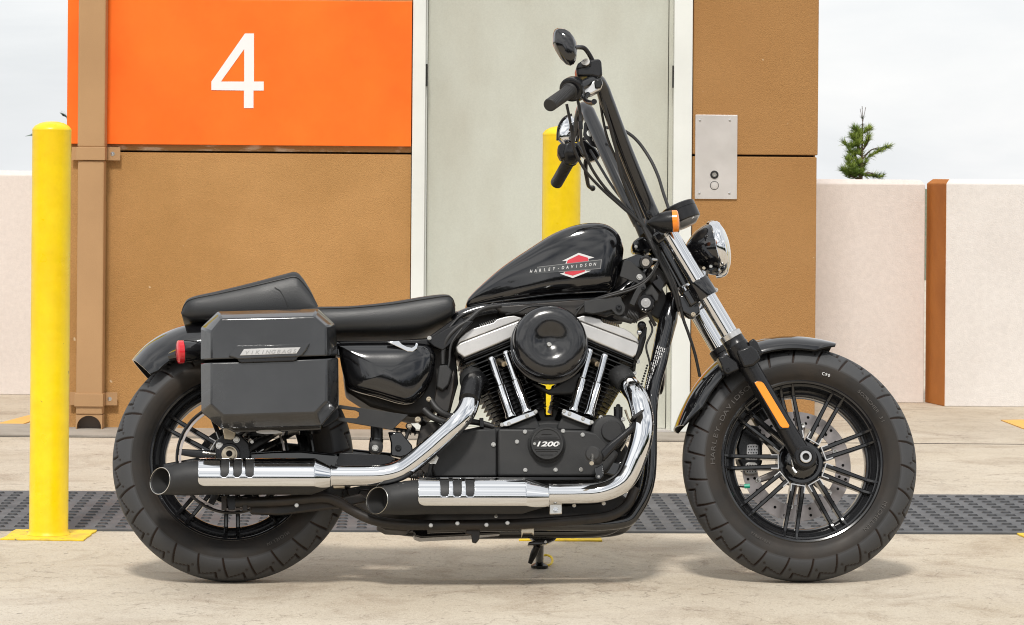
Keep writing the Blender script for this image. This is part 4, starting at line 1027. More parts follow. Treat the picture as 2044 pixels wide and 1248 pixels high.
bolt(438, 890, -.170, .009, sw); bolt(472, 878, -.170, .008, sw); bolt(503, 882, -.160, .0045, sw)
pipe('axle_adjuster', [(405, 904, -.16), (412, 904, -.16), (432, 906, -.16)], .0042, m_bolt, sw, smooth=1)
# shock: spring body, sleeve and lower eye
sh = pipe('shock', [(752, 846, -.115), (752, 878, -.115)], .0165, m_satin, smooth=1)
g = MB(); g.tube([P(752, 876, -.115), P(750, 890, -.115)], .0185, 16, 1); g.build('shock_collar', m_gloss, sh)
g = MB(); c = P(750, 895, -.095); g.lathe(c, (0, -1, 0), [(0, .019), (.04, .019), (.042, .016), (.042, 0)], 24); g.build('shock_eye', m_rub2, sh); bolt(749, 894.5, -.138, .0078, sh)
prism('swingarm_bracket', [(774, 862), (800, 862), (822, 888), (826, 905), (800, 914), (780, 910), (780, 884)], -.12, .03, m_gloss, sw, bevel=.004)
bolt(795, 895, -.122, .0085, sw, m_satin)
bl = []
for k in range(17): bl += [(786 + k * 3.6, 853 + k * .7), (787.8 + k * 3.6, 853 + k * .7)]
lowb = []
for k in range(7): lowb += [(786 + k * 9, 857 + k * 1.3), (790 + k * 9, 857 + k * 1.3), (791.5 + k * 9, 861.5 + k * 1.3), (793.5 + k * 9, 861.5 + k * 1.3)]
prism('drive_belt', [(780, 852), (848, 862)] + lowb[::-1], .07, .03, m_rub2, bevel=0)
prism('crash_bracket', [(674, 810), (679, 808.5), (815, 828), (783, 858.5), (674, 840), (674, 833.5), (712, 835), (717, 830), (716, 823), (709, 819.5), (674, 815.5)], -.175, .004, m_matte, bevel=.0012)
for a in ((838, 838, -.10, .010), (815, 850, -.10, .0085)): 
    g = MB(); c = P(a[0], a[1], a[2]); g.lathe(c, (-.5, -1, .3), [(-.03, a[3]), (0, a[3]), (.004, a[3] * .7), (.004, 0)], 16); g.build('fitting', m_satin, bike)
bolt(834, 838, -.125, .0075, mat=m_brass); bolt(817, 851, -.12, .006, mat=m_brass); bolt(813, 880, -.10, .004)
pipe('brake_line', [(820, 852, -.1), (812, 870, -.1), (806, 890, -.1)], .0045, m_rub2)
prism('pivot_plate', [(842, 842), (868, 842), (885, 850), (905, 900), (850, 950), (830, 930), (832, 880)], -.085, .05, m_under, bevel=.004)

# ------------------------------------------------------------------ engine
eng = prism('engine_case', [(1000, 852), (1060, 842), (1095, 838), (1140, 842), (1190, 850), (1240, 870), (1258, 900), (1255, 950), (1235, 985), (1100, 1005), (900, 1000), (850, 960), (862, 900), (905, 862), (960, 850)], -.105, .21, m_matte, bevel=.010)
prism('sprocket_cover', [(868, 952), (862, 935), (866, 905), (882, 882), (906, 866), (945, 857), (991, 855), (992, 951)], -.150, .05, m_matte, eng, bevel=.005, seg=3)
cc = prism('cam_cover', [(993.5, 855), (1050, 855.5), (1165, 858), (1192, 864), (1212, 884), (1236, 905), (1215, 940), (1192, 951), (993.5, 951)], -.158, .06, m_matte, eng, bevel=.007, seg=3)
g = MB(); c = P(1091, 887, -.158); g.lathe(c, (0, -1, 0), [(-.01, .051), (.004, .050), (.008, .046), (.008, .045), (.020, .044), (.0225, .042), (.0225, .0375), (.0205, .0365), (.0205, 0)], 56); cap = g.build('timer_cover', m_matte, eng)
g = MB()
for k, (dy, hw_) in enumerate(((-20, 10), (-13, 22), (-9.5, 26), (10, 26), (14, 22), (21, 12))): 
    a = P(1091 - hw_, 887 + dy, -.179); b = P(1091 + hw_, 887 + dy, -.179); g.tube([a, b], .0009, 6, 1)
g.build('timer_cover_rib', m_satin, cap)
bpy.context.view_layer.update()
c0_ = P(1091, 887, -.1796)
textmesh('displacement_lettering', '1200', .0245, m_wht, cap, Matrix.Translation(c0_) @ Matrix.Rotation(R(90), 4, 'X') @ Matrix.Diagonal((1.25, .72, 1, 1)), .0005, .25, 1.0, .0006)
for (x, y) in ((1067, 886), (1115, 886)): bolt(x, y, -.179, .0036, cap)
for (x, y) in ((1048, 862), (1124, 860.5), (1163, 868), (1032, 882), (1048.5, 938.5), (1109, 938), (1160, 937.5)): bolt(x, y, -.159, .0052, cc)
bolt(985, 887.5, -.152, .0056, eng)
g = MB(); c = P(1213, 866, -.12); g.lathe(c, (0, -1, 0), [(0, .048), (.030, .046), (.036, .041), (.038, .03), (.038, .0)], 44); rg_ = g.build('ignition_cover', m_matte, eng)
g = MB(); c = P(1221, 861, -.158); g.lathe(c, (0, -1, 0), [(-.002, .0285), (.006, .0275), (.0075, .0255), (.0075, 0)], 36); g.build('ignition_cap', m_matte, rg_)
bolt(1199.5, 833.5, -.15, .0055, rg_); bolt(1244, 837, -.15, .0055, rg_); bolt(1260, 848, -.13, .006, rg_)
pipe('oil_fitting', [(1234, 813, -.09), (1234, 842, -.09)], .012, m_satin, eng, smooth=1); bolt(1234, 811, -.09, .006, eng, m_satin)
pipe('spark_plug_lead', [(1248, 818, -.09), (1254, 835, -.09), (1262, 850, -.10)], .003, m_amber if False else m_brass, eng)
# lower engine: oil pump, filter and side ribs below the covers
prism('lower_case', [(840, 955), (1200, 955), (1225, 962), (1215, 978), (1190, 985), (850, 990), (800, 985), (812, 965)], -.10, .2, m_under, eng, bevel=.006)
prism('case_flange', [(850, 952.5), (1190, 952.5), (1190, 958), (850, 960)], -.165, .08, m_satin, eng, bevel=.001)
g = MB()
for k in range(8): g.cyl(P(820 + k * 4.4, 952, -.12), P(822.4 + k * 4.4, 952, -.12), .0125 if k % 2 else .0105, None, 16)
g.build('pushrod_boot', m_rub2, eng)

def cylinder(side):
    """finned barrel and head on the V; side -1 rear, +1 front"""
    ux = Vector((-math.sin(R(22.5)) * -side, 0, math.cos(R(22.5))))       # from crank up along the barrel
    ux = Vector((side * math.sin(R(22.5)), 0, math.cos(R(22.5)))); vx = Vector((ux.z, 0, -ux.x))
    top = P(1095 + side * 119, 668, -.085); top.y = 0
    cyl = None
    g = MB(); g.cyl(top - ux * .26, top - ux * .035, .056); cyl = g.build('cylinder', m_fin, eng)
    def finring(hw_, hd, cut): 
        return [(-hw_ + cut, -hd), (hw_ - cut, -hd), (hw_, -hd + cut), (hw_, hd - cut), (hw_ - cut, hd), (-hw_ + cut, hd), (-hw_, hd - cut), (-hw_, -hd + cut)]
    n = 17
    for k in range(n):
        t = -.040 - k * .0122; f = k / (n - 1)
        hw_ = .098 - .030 * max(0, (f - .12)) ** .9 if k > 2 else .1
        hd = .090 if k < 4 else .080
        cc_ = top + ux * t
        g = MB()
        ring = finring(hw_, hd, .022 if k > 2 else .012)
        A = [cc_ + vx * x + Vector((0, y, 0)) for x, y in ring]
        th = .0032 if k > 2 else .0045
        g.poly(A, ux * th); g.build('fin', m_fin, cyl, bevel=.0009, smooth=0, seg=1)
    return top, ux, vx, cyl
for side in (-1, 1):
    top, ux, vx, cy = cylinder(side)
    def mir(pts): return [((1095 * 2 - x) if side > 0 else x, y) for x, y in pts]
    # head block
    A = [top + ux * a + vx * b_ for a, b_ in ((-.045, -.092), (-.005, -.098), (-.005, .098), (-.045, .092))]
    g = MB(); g.poly([p + Vector((0, -.078, 0)) for p in A], (0, .156, 0)); g.build('cylinder_head', m_fin, eng, bevel=.004)
    lowp = mir([(927, 714), (913, 704), (909, 692), (919, 684), (1046, 636), (1060, 640), (1060, 660), (1024, 673.5)])
    prism('rocker_box', lowp, -.098, .19, m_silver, eng, bevel=.004, seg=3)
    upp = mir([(911, 690), (916, 677), (930, 664), (944, 656), (964, 650), (985, 644), (992, 637), (1010, 632), (1026, 630), (1040, 634), (1056, 640), (1046, 635), (1040, 642), (921, 689)])
    upp = mir([(911, 690), (917, 676), (930, 664), (944, 656), (964, 650), (985, 644), (992, 637), (1010, 632), (1026, 630), (1040, 634), (1044, 635.5), (920, 682.5)])
    prism('rocker_cover', upp, -.094, .18, m_silver, eng, bevel=.005, seg=3)
    g = MB()
    for k in range(9):
        x, y = (958 + k * 4.0, 652 - k * 1.3) if side < 0 else (1190 + 12 + k * 4.0, 640 + k * 1.5); g.cyl(P(x, y, -.07), P(x + 1.6, y - .5, -.07), .008, .006, 8)
    g.build('rocker_cover_rib', m_silver, eng)
# chrome pushrod covers
for (a, b_, yy) in (((981, 717), (1021, 834), -.128), ((1010, 705), (1053, 824), -.128), ((1177, 701), (1143, 822), -.128), ((1207, 711), (1174.5, 830), -.128)):
    A, B_ = P(a[0], a[1], yy + .02), P(b_[0], b_[1], yy - .005); pr = MB(); d = (B_ - A); L = d.length
    pr.lathe(A, d, [(-.004, .0085), (.0, .0105), (.003, .0105), (.010, .0100), (L * .45, .0102), (L * .47, .0128), (L * .93, .0130), (L * .95, .0150), (L, .0150)], 24); pr.build('pushrod_cover', m_chrome, eng)
for (q, s) in (([(998, 846), (1008, 841), (1066, 818), (1071, 826), (1068, 830), (1012, 852), (1000, 851)], 0), ([(1120, 824), (1128, 816), (1180, 838), (1184, 848), (1176, 850), (1124, 830)], 0)):
    lb = prism('lifter_clamp', q, -.150, .045, m_chrome, eng, bevel=.003)
for (x, y) in ((1002, 848), (1016, 846), (1052, 830), (1069, 822), (1126, 821), (1137, 826), (1164, 836), (1181, 843)): bolt(x, y, -.152, .0050, eng)
prism('lifter_block', [(1012, 853), (1068, 831), (1076, 845), (1080, 858), (1016, 858)], -.135, .05, m_matte, eng, bevel=.004)
prism('lifter_block', [(1124, 831), (1178, 850), (1174, 860), (1112, 858), (1114, 846)], -.135, .05, m_matte, eng, bevel=.004)
# spark plugs
for (x0, y0, x1, y1) in ((1006, 727, 996, 722), (1192, 727, 1184, 722)): g = MB(); g.cyl(P(x0, y0, -.11), P(x1, y1, -.085), .007, .010, 12); g.build('spark_plug', m_brass, eng)
# air cleaner
g = MB(); c = P(1096, 691, -.135)
g.lathe(c, (0, -1, 0), [(-.02, .06), (-.004, .094), (0, .1035), (.004, .1045), (.010, .1035), (.012, .0990)], 72); ab = g.build('air_cleaner_base', m_gloss, eng)
g = MB(); c = P(1096, 688, -.15); g.lathe(c, (0, -1, 0), [(0, .0985), (.036, .0985), (.044, .0978), (.052, .0950), (.059, .0900), (.0645, .0820), (.0675, .0720), (.0682, .0600), (.0670, .0500), (.0640, .0410), (.0600, .0330), (.0560, .0250), (.0530, .0170), (.0515, .009), (.051, 0)], 72)
ac = g.build('air_cleaner_cover', M('cover_black', (.008, .008, .009), .2, coat=.6, bump=.003, bscale=14, rvar=.06), eng, smooth=75); bolt(1096, 688.5, -.201, .0065, ac)
prism('intake_backplate', [(1062, 764), (1096, 778), (1160, 742), (1150, 782), (1140, 786), (1098, 786), (1086, 780)], -.125, .03, m_matte, eng, bevel=.005)
g = MB(); g.cyl(P(1096, 720, -.13), P(1096, 720, .02), .035); g.build('carburettor', m_satin, eng)
prism('engine_mount', [(1040, 752), (1090, 770), (1090, 828), (1101, 828), (1101, 770), (1150, 752), (1156, 852), (1036, 852)], .02, .03, m_under, eng, bevel=.003)  # added dark fill plate between the cylinders, leaving a narrow slot
# dark engine mount behind the V
prism('engine_mount', [(1050, 800), (1084, 790), (1090, 830), (1102, 830), (1104, 790), (1140, 800), (1150, 850), (1040, 850)], -.03, .08, m_under, eng, bevel=.004)

# ------------------------------------------------------------------ exhaust system
ex = empty('exhaust_tmp')
YE = -.205
def header(name, pts, r, mat):
    return pipe(name, pts, r, mat, seg=28, smooth=10)
h1 = header('exhaust_pipe', [(944, 764, -.10), (940, 790, -.155), (930, 822, -.19), (905, 852, -.205), (860, 893, YE), (815, 929, YE), (790, 943, YE), (760, 949, YE), (720, 950, YE), (661, 950, YE)], [.028, .0275, .027, .0265, .0265, .0265, .0265, .0265, .0265, .0265], m_chrome)
h2 = header('exhaust_pipe', [(1250, 766, -.10), (1260, 776, -.15), (1273, 796, -.19), (1282, 830, -.21), (1282, 866, -.215), (1272, 905, -.215), (1254, 948, -.21), (1232, 970, YE - .003), (1196, 983, YE), (1150, 986, YE), (1096, 986.5, YE)], [.028, .028, .0285, .029, .029, .029, .029, .028, .027, .0265, .0265], m_chrome)
# black port collars
for (p0, p1, h) in (((942, 755, -.06), (943, 772, -.125), h1), ((1236, 752, -.06), (1252, 768, -.125), h2)):
    g = MB(); g.tube([P(*p0), P((p0[0] + p1[0]) / 2 - 1, (p0[1] + p1[1]) / 2 - 4, -.10), P(*p1)], [.033, .0325, .0295], 24, 4); g.build('port_collar', m_matte, h)
pipe('port_elbow', [(958, 770, -.06), (948, 762, -.10), (942, 772, -.145), (936, 800, -.18)], [.030, .031, .0285, .0272], m_matte if False else m_satin, h1, 24)
def muffler(x_tip, x_end, x_sh, x_cone, y_ax, x_pipe, par, tipc):
    """x_* photo columns, axis on row y_ax"""
    def A(px): v = P(px, y_ax, YE); return v.x
    c = P((x_tip + x_end) / 2, y_ax, YE); z = c.z + 0; slope = 0
    zt = P(x_tip + 30, tipc, YE).z
    def ctr(x):
        f = max(0, min(1, (x - A(x_tip)) / (A(x_sh) - A(x_tip)))); return zt * (1 - f) + z * f
    rb = .0455; g = MB(); seg = 48
    def ring(x, r, k=0.0):
        return [Vector((x + k * (-math.cos(2 * math.pi * i / seg)) * r, YE + r * math.cos(2 * math.pi * i / seg), ctr(x) + r * math.sin(2 * math.pi * i / seg))) for i in range(seg)]
    xt = A(x_tip + 31)
    rings = [ring(A(x_pipe) - .01, .026), ring(A(x_cone + 14), .036), ring(A(x_cone - 6), .0445), ring(A(x_sh + 10), rb), ring(A(x_sh - 25), .0445), ring(xt + .02, .0375, .5), ring(xt, .0350, .80), ring(xt - .0006, .0338, .80), ring(xt + .0005, .0325, .80), ring(xt + .03, .0325, .4), ring(xt + .12, .0325, 0)]
    g.loft(rings, caps=True); body = g.build('muffler', m_matte, bike, smooth=50)
    g = MB(); a = g.ring(ring(xt + .028, .0320, .4)); g.cap(a); g.loft([ring(xt + .002, .0322, .78), ring(xt + .03, .0320, .4)], caps=False); g.build('muffler_bore_shade', m_hole, body, smooth=0)  # near-black liner puts the shade inside the tip into the colour
    # bright lip on the tip edge
    g = MB(); lp = ring(xt - .0004, .0343, .80); g.tube(lp + [lp[0]], .0012, 6, 1, caps=False); g.build('muffler_lip', m_bolt, body)
    # chrome heat shield with three real slots
    x0, x1 = A(x_sh), A(x_end); xc = A(x_cone); nx = int((x1 - x0) / .0022); na = 64; a0, a1 = R(-34), R(128)
    slots = [A(x_sh + q) for q in (52, 77.5, 102.5)]; sw_ = .0112
    def rad(x):
        if x < xc: return rb + .0035
        f = (x - xc) / (x1 - xc); return (rb + .0035) * (1 - f) + .0278 * f
    def pt(i, j):
        x = x0 + (x1 - x0) * i / nx; lo_ = a0
        fx = (x - x0) / .02
        if fx < 1: lo_ = a0 + R(16) * (1 - math.sqrt(max(0, 1 - (1 - fx) ** 2)))
        if x > xc: lo_ = a0 - R(30) * min(1, (x - xc) / (x1 - xc))
        a = lo_ + (a1 - lo_) * j / na; r = rad(x)
        # angle measured from the viewer side upward
        return Vector((x, YE - r * math.cos(a), z + (ctr(x) - z) * 0 + r * math.sin(a))), a, x
    g = MB(); grid = {}
    for i in range(nx + 1):
        for j in range(na + 1):
            v, a, x = pt(i, j); grid[i, j] = (g.b.verts.new(v), a, x)
    for i in range(nx):
        for j in range(na):
            q = [grid[i, j], grid[i + 1, j], grid[i + 1, j + 1], grid[i, j + 1]]
            xm = sum(t[2] for t in q) / 4; am = sum(t[1] for t in q) / 4; sl = False
            for s in slots:
                dx = abs(xm - s)
                if dx < sw_:
                    lo_a = R(-7) + math.asin(min(1, (1 - math.sqrt(max(0, 1 - (dx / sw_) ** 2))) * sw_ / .049)); hi_a = R(72)
                    if lo_a < am < hi_a: sl = True
            if not sl: g.b.faces.new([t[0] for t in q])
    loose = [v for v in g.b.verts if not v.link_faces]; bmesh.ops.delete(g.b, geom=loose, context='VERTS')
    s = g.build('heat_shield', m_chrome, body, smooth=60, solid=.0022)
    return body
mf1 = muffler(289, 660, 397, 628, 953, 664, h1, 963)
mf2 = muffler(722, 1095, 834, 1048, 992, 1098, h2, 1002)
g = MB(); g.lathe(P(1095.5, 986.5, YE), (1, 0, 0), [(-.001, .0268), (-.001, .0288), (.004, .0288), (.004, .0268)], 32); g.build('pipe_joint', m_chrome, h2)
g = MB(); g.lathe(P(660.5, 950, YE), (1, 0, 0), [(-.001, .0268), (-.001, .0288), (.003, .0288), (.003, .0268)], 32); g.build('pipe_joint', m_chrome, h1)
prism('pipe_clamp', [(1096, 1006), (1122, 1006), (1122, 1026), (1097, 1027)], -.20, .03, m_bolt, h2, bevel=.002); bolt(1109, 1017, -.205, .0058, h2, m_chrome)
prism('pipe_clamp', [(664, 969), (688, 968), (688, 973), (666, 974)], -.20, .03, m_brass, h1, bevel=.001)
bpy.data.objects.remove(ex)
# exhaust hanger rails, brackets and bolts under the pipes
pipe('muffler_bracket', [(470, 1003, -.14), (560, 1000, -.14), (640, 993, -.14), (672, 1000, -.14), (705, 1020, -.14), (745, 1038, -.14), (800, 1047, -.14), (900, 1048, -.14), (1030, 1046, -.14), (1150, 1038, -.13), (1215, 1030, -.12), (1250, 1010, -.11), (1268, 975, -.10)], .0135, m_under)
prism('muffler_mount', [(498, 1006), (560, 1003), (660, 998), (720, 985), (735, 1000), (690, 1012), (560, 1028), (500, 1026)], -.12, .02, m_under, bevel=.004)
pipe('lower_rail', [(760, 1040, .06), (800, 1056, .06), (900, 1062, .06), (1080, 1062, .06), (1180, 1060, .06), (1225, 1050, .06), (1255, 1022, .06), (1272, 985, .06), (1284, 930, .06)], .0175, m_gloss, fr)
prism('skid_bracket', [(760, 1035), (810, 1042), (826, 1050), (812, 1060), (770, 1058), (752, 1048)], -.05, .12, m_under, bevel=.004)
prism('skid_bracket', [(835, 1050), (900, 1052), (1000, 1056), (1000, 1066), (840, 1074), (828, 1070), (824, 1060)], -.02, .1, m_gloss, bevel=.004)
prism('exhaust_hanger', [(930, 1048), (958, 1048), (958, 1066), (956, 1078), (950, 1084), (943, 1082), (941, 1068), (930, 1066)], -.13, .02, m_under, bevel=.002)
prism('exhaust_hanger', [(1040, 1048), (1066, 1048), (1066, 1068), (1061, 1064), (1044, 1064), (1041, 1074)], -.13, .02, m_brass, bevel=.001)
prism('lower_cover', [(720, 975), (880, 998), (1110, 1008), (1200, 1002), (1240, 985), (1258, 1000), (1235, 1028), (1150, 1040), (1000, 1046), (800, 1046), (750, 1035), (700, 1005)], -.07, .14, m_under, bevel=.006)
for (x, y) in ((860, 1049), (913, 1045), (1013, 1044), (971, 1048), (990, 1030), (1205, 1005), (1146, 1009), (592, 1009)): bolt(x, y, -.155, .0050)
for (x, y) in ((442, 990), (484, 992)): prism('muffler_tab', [(x, y), (x + 10, y), (x + 10, y + 28), (x, y + 28)], -.15, .01, m_under, bevel=.001)
prism('hanger_plate', [(452, 990), (476, 990), (468, 1018), (456, 1018)], -.135, .01, m_satin, bevel=.001)
# oblong bracket near the swingarm pivot
prism('heat_shield_bracket', [(852, 908), (868, 906), (876, 914), (870, 927), (858, 926), (840, 918)], -.16, .006, m_bolt, bevel=.001); bolt(865.5, 916, -.161, .006)
bolt(834, 932, -.15, .0062); prism('oil_line', [(810, 935), (845, 938), (842, 955), (805, 950)], -.10, .03, m_under)
# belt guard / lower far items seen between the pipes
prism('belt_guard', [(690, 975), (780, 960), (830, 965), (760, 1000), (700, 1000)], -.03, .02, m_under)

# ------------------------------------------------------------------ brake pedal and foot peg
pd = prism('brake_pedal', [(1197, 903), (1215, 884), (1240, 864), (1262, 846), (1266, 830), (1284, 818), (1284, 838), (1278, 852), (1256, 868), (1236, 888), (1214, 912), (1204, 922)], -.235, .03, m_satin, bevel=.007, seg=3)
prism('pedal_pad', [(1262, 831), (1284, 816), (1286, 820), (1265, 836)], -.275, .07, m_rub2, pd, bevel=.001)
prism('pedal_link', [(1186, 935), (1204, 924), (1206, 950), (1198, 960), (1188, 955)], -.19, .02, m_gloss, pd, bevel=.003); bolt(1195, 951.5, -.192, .0035, pd)
g = MB(); a = P(1192, 917, -.20); ax = (P(1183, 906, -.30) - a); g.lathe(a, ax, [(0, .015), (.01, .0165), (.03, .0185), (ax.length * .9, .0205), (ax.length, .020), (ax.length + .003, .016), (ax.length + .003, 0)], 32); fp = g.build('foot_peg', m_rub2, bike)
g = MB(); g.tube([P(1182, 910, -.306), P(1181, 925, -.345)], .0058, 14, 1); g.build('peg_feeler', m_bolt, fp)
prism('peg_bracket', [(1196, 912), (1240, 925), (1262, 950), (1250, 958), (1225, 950), (1200, 945)], -.13, .04, m_gloss, bevel=.004)
pipe('brake_rod', [(1238, 900, -.12), (1262, 860, -.12)], .004, m_bolt, smooth=1)
pipe('frame_tube', [(1215, 935, -.1), (1245, 925, -.1), (1262, 945, -.1)], .006, m_gloss, fr)
# side stand on the far side, foot on the floor
gp = BI @ (G(1077, 1134) + Vector((0, 0, .012)))
st = None
g = MB(); g.tube([P(1078, 1066, .10), P(1077, 1080, .115), gp], [.012, .012, .0115], 14, 1); st = g.build('side_stand', m_gloss, bike)
g = MB(); wq = BM.inverted().to_3x3(); up_l = wq @ Vector((0, 0, 1)); g.lathe(gp - up_l * .010, up_l, [(0, .024), (.006, .024), (.012, .012), (.02, .010)], 24); g.build('stand_foot', m_satin, st)
prism('stand_bracket', [(1052, 1066), (1116, 1060), (1116, 1068), (1108, 1078), (1090, 1086), (1074, 1088), (1054, 1088), (1055, 1082), (1066, 1080)], .06, .04, m_gloss, st, bevel=.003); bolt(1089, 1081.5, .058, .004, st)
pipe('stand_lever', [(1073, 1090, .09), (1066, 1104, .10), (1058, 1124, .115)], [.009, .010, .006], m_satin, st, smooth=3)
ringc = G(1090, 1127); g = MB(); rr = []
for k in range(17): a = 2 * math.pi * k / 16; rr.append(ringc + Vector((math.cos(a) * .018, math.sin(a) * .05, .012 + .008 * math.sin(a))))
g.tube([BI @ v for v in rr], .0032, 8, 1, caps=False); g.build('coiled_strap', m_yel, st)
# ------------------------------------------------------------------ fork
FA, FB, FX = P(1334, 463, -.115), P(1462, 676, -.115), P(1604, 915.6, -.105)
def fy(v, y): return Vector((v.x, y, v.z))
fdir = (FA - FX).normalized()
for s in (-1, 1):
    y = .115 * s; top = fy(FA, y) if s < 0 else fy(FA, y); seal = fy(P(1464, 680, -.115), y); ax_ = fy(FX, y * .95)
    g = MB(); g.cyl(top, seal, .0232, None, 32); ft = g.build('fork_tube', m_chrome, bike)
    g = MB(); L = (ax_ - seal).length; d = (ax_ - seal)
    g.lathe(seal - d.normalized() * .004, d, [(0, .0295), (.016, .0300), (.018, .0315), (.045, .0315), (.055, .029), (.08, .0265), (L * .55, .0245), (L * .8, .0250), (L * .92, .027), (L * .98, .028)], 32)
    sl_ = g.build('fork_slider', m_satin if s > 0 else m_gloss, bike)
    sl_.data.materials[0] = m_satin
    g = MB(); g.lathe(seal - d.normalized() * .022, d, [(0, .0265), (.002, .0300), (.016, .0300), (.018, .028)], 32); g.build('seal_cap', m_alu if s < 0 else m_satin, ft)
    # axle boss
    g = MB(); g.lathe(fy(FX, y + .03), (0, -1, 0), [(0, .030), (.052, .030), (.056, .026), (.056, .019), (.050, .018)], 32) if s < 0 else g.lathe(fy(FX, y - .03), (0, 1, 0), [(0, .030), (.05, .030), (.054, .02)], 32); g.build('axle_boss', m_satin, sl_)
g = MB(); c = fy(FX, -.142); g.lathe(c, (0, -1, 0), [(-.004, .0165), (.003, .0165), (.005, .015), (.005, .0095), (-.002, .009)], 36); g.build('front_axle', m_alu, bike)
g = MB(); g.lathe(fy(FX, -.1405), (0, -1, 0), [(0, .0092), (.0003, 0)], 24); g.build('axle_bore_mark', m_hole, bike)  # near-black disc paints the dark inside the hollow axle
pipe('pinch_bolt', [(1582, 934, -.12), (1590, 945, -.125)], [.005, .0075], m_bolt, smooth=1)
pipe('brake_hose_clip', [(1580, 918, -.11), (1584, 932, -.11), (1592, 944, -.11)], .003, m_bolt)
# slider brackets gripping the fender
prism('fender_bracket', [(1433, 713), (1450, 708), (1472, 722), (1477, 737), (1452, 748), (1444, 742), (1440, 728)], -.135, .045, m_satin, bevel=.004)
prism('fender_bracket', [(1494, 682), (1504, 675), (1512, 682), (1524, 706), (1512, 714), (1500, 712)], -.135, .045, m_satin, bevel=.004)
prism('fender_bracket', [(1470, 700), (1500, 688), (1512, 700), (1520, 716), (1505, 730), (1484, 734)], -.150, .03, m_satin, bevel=.006)
bolt(1453, 737, -.135, .006, mat=m_satin); bolt(1512, 703, -.135, .006, mat=m_satin)
# amber reflector on the near slider
rp_ = MB(); pts = [P(1506, 764, -.142), P(1511, 761.5, -.142), P(1520, 762, -.142), P(1525, 766, -.142), P(1576, 850, -.137), P(1574, 854, -.137), P(1562, 854, -.137), P(1557, 850, -.137)]
rp_.poly(pts, (0, .006, 0)); rf_ = rp_.build('reflector', m_refl, bike, bevel=.0012, smooth=0)
g = MB(); g.poly([P(1503, 762, -.1405), P(1524, 758, -.1405), P(1579, 852, -.1355), P(1577, 857, -.1355), P(1556, 857, -.1355)], (0, .012, 0)); g.build('reflector_base', m_satin, rf_, bevel=.001)
# triple clamps
def clamp(name, c0, L, r, mat):
    for s in (-1, 1):
        a = fy(c0, .115 * s) ; g = MB(); g.lathe(a, -fdir, [(0, r * .97), (.003, r), (L - .003, r), (L, r * .97)], 32); yield g.build(name, mat, bike)
lc = list(clamp('triple_clamp', P(1392, 561, -.115), .052, .0315, m_gloss))
g = MB(); a = P(1394, 566, -.10); n_ = Vector((fdir.z, 0, -fdir.x)); c_ = fy(a, 0)
def slab(c, L, d, yw, mat, name, par, off=0):
    g = MB(); g.poly([c + n_ * (-d + off) , c + n_ * (d + off), c + n_ * (d + off) - fdir * L, c + n_ * (-d + off) - fdir * L], (0, yw, 0)); return g.build(name, mat, par, bevel=.006)
slab(fy(a, -.105), .045, .030, .21, m_gloss, 'clamp_bridge', lc[0], -.022)
uc = slab(fy(P(1330, 455, -.1), -.125), .030, .036, .25, m_gloss, 'top_clamp', bike, -.012)
g = MB(); g.cyl(fy(P(1300, 440, 0), 0), fy(P(1352, 562, 0), 0), .026); g.build('steering_stem', m_gloss, bike)
g = MB(); g.tube([P(1400, 582, -.06), P(1388, 610, -.07), P(1380, 630, -.07), P(1365, 622, -.07)], [.010, .012, .011, .008], 12, 4); g.build('clamp_bolt_boss', m_gloss, lc[0])
prism('fork_lock', [(1352, 590), (1372, 588), (1396, 610), (1398, 624), (1384, 634), (1362, 622)], -.085, .03, m_gloss, bevel=.004); bolt(1384, 628, -.09, .006, mat=m_brass)
# headlight
HC = P(1430, 497, 0); hax = (P(1450, 493.5, 0) - HC).normalized()
g = MB(); g.lathe(HC, hax, [(-.088, 0), (-.086, .014), (-.078, .030), (-.064, .045), (-.046, .058), (-.026, .068), (-.008, .0735), (0, .0745)], 56); hl = g.build('headlight', m_gloss, bike, smooth=60)
g = MB(); g.lathe(HC, hax, [(-.012, .0752), (-.008, .0785), (.002, .0795), (.010, .0785), (.017, .0735), (.017, .0705)], 64, caps=False); g.build('headlight_ring', m_chrome, hl, smooth=60)
g = MB(); g.lathe(HC, hax, [(.012, .0712), (.020, .066), (.027, .054), (.032, .038), (.034, .018), (.0345, 0)], 48); g.build('headlight_lens', m_glass, hl, smooth=60)
pipe('headlight_mount', [(1405, 535, -.0), (1406, 556, -.0), (1420, 580, -.02)], .012, m_chrome, hl, smooth=3)
bolt(1419, 532, -.045, .0042, hl); bolt(1405, 535.5, -.05, .0042, hl, m_brass); bolt(1419, 541, -.04, .0040, hl, m_satin)
pipe('ring_screw', [(1429, 553, -.01), (1441, 551, -.01)], .0045, m_chrome, hl, smooth=1)
bolt(1429, 579, -.04, .006, hl)
# speedometer
SC = P(1352, 413, -.03); sax = (P(1367, 446, -.03) - SC).normalized()
g = MB(); g.lathe(SC, sax, [(-.002, .046), (.0, .0485), (.012, .0485), (.0125, .0470), (.0145, .0470), (.015, .0490), (.044, .0485), (.047, .046)], 56); sp = g.build('speedometer', m_satin, bike)
g = MB(); g.lathe(SC + sax * .0473, sax, [(0, .0455), (.012, .030), (.014, 0)], 40); g.build('gauge_base', m_silver, sp)
g = MB(); g.lathe(SC - sax * .0022, -sax, [(0, .044), (.0015, .042), (.0015, 0)], 40); g.build('gauge_glass', m_gloss, sp)
bullet('front_turn_signal', P(1291, 445, -.19), P(1342, 442, -.198), .0295, m_amber, .016)
g = MB(); g.tube([P(1322, 462, -.18), P(1326, 468, -.13), P(1330, 466, -.1)], .009, 10, 3); g.build('signal_stalk', m_gloss, bike)
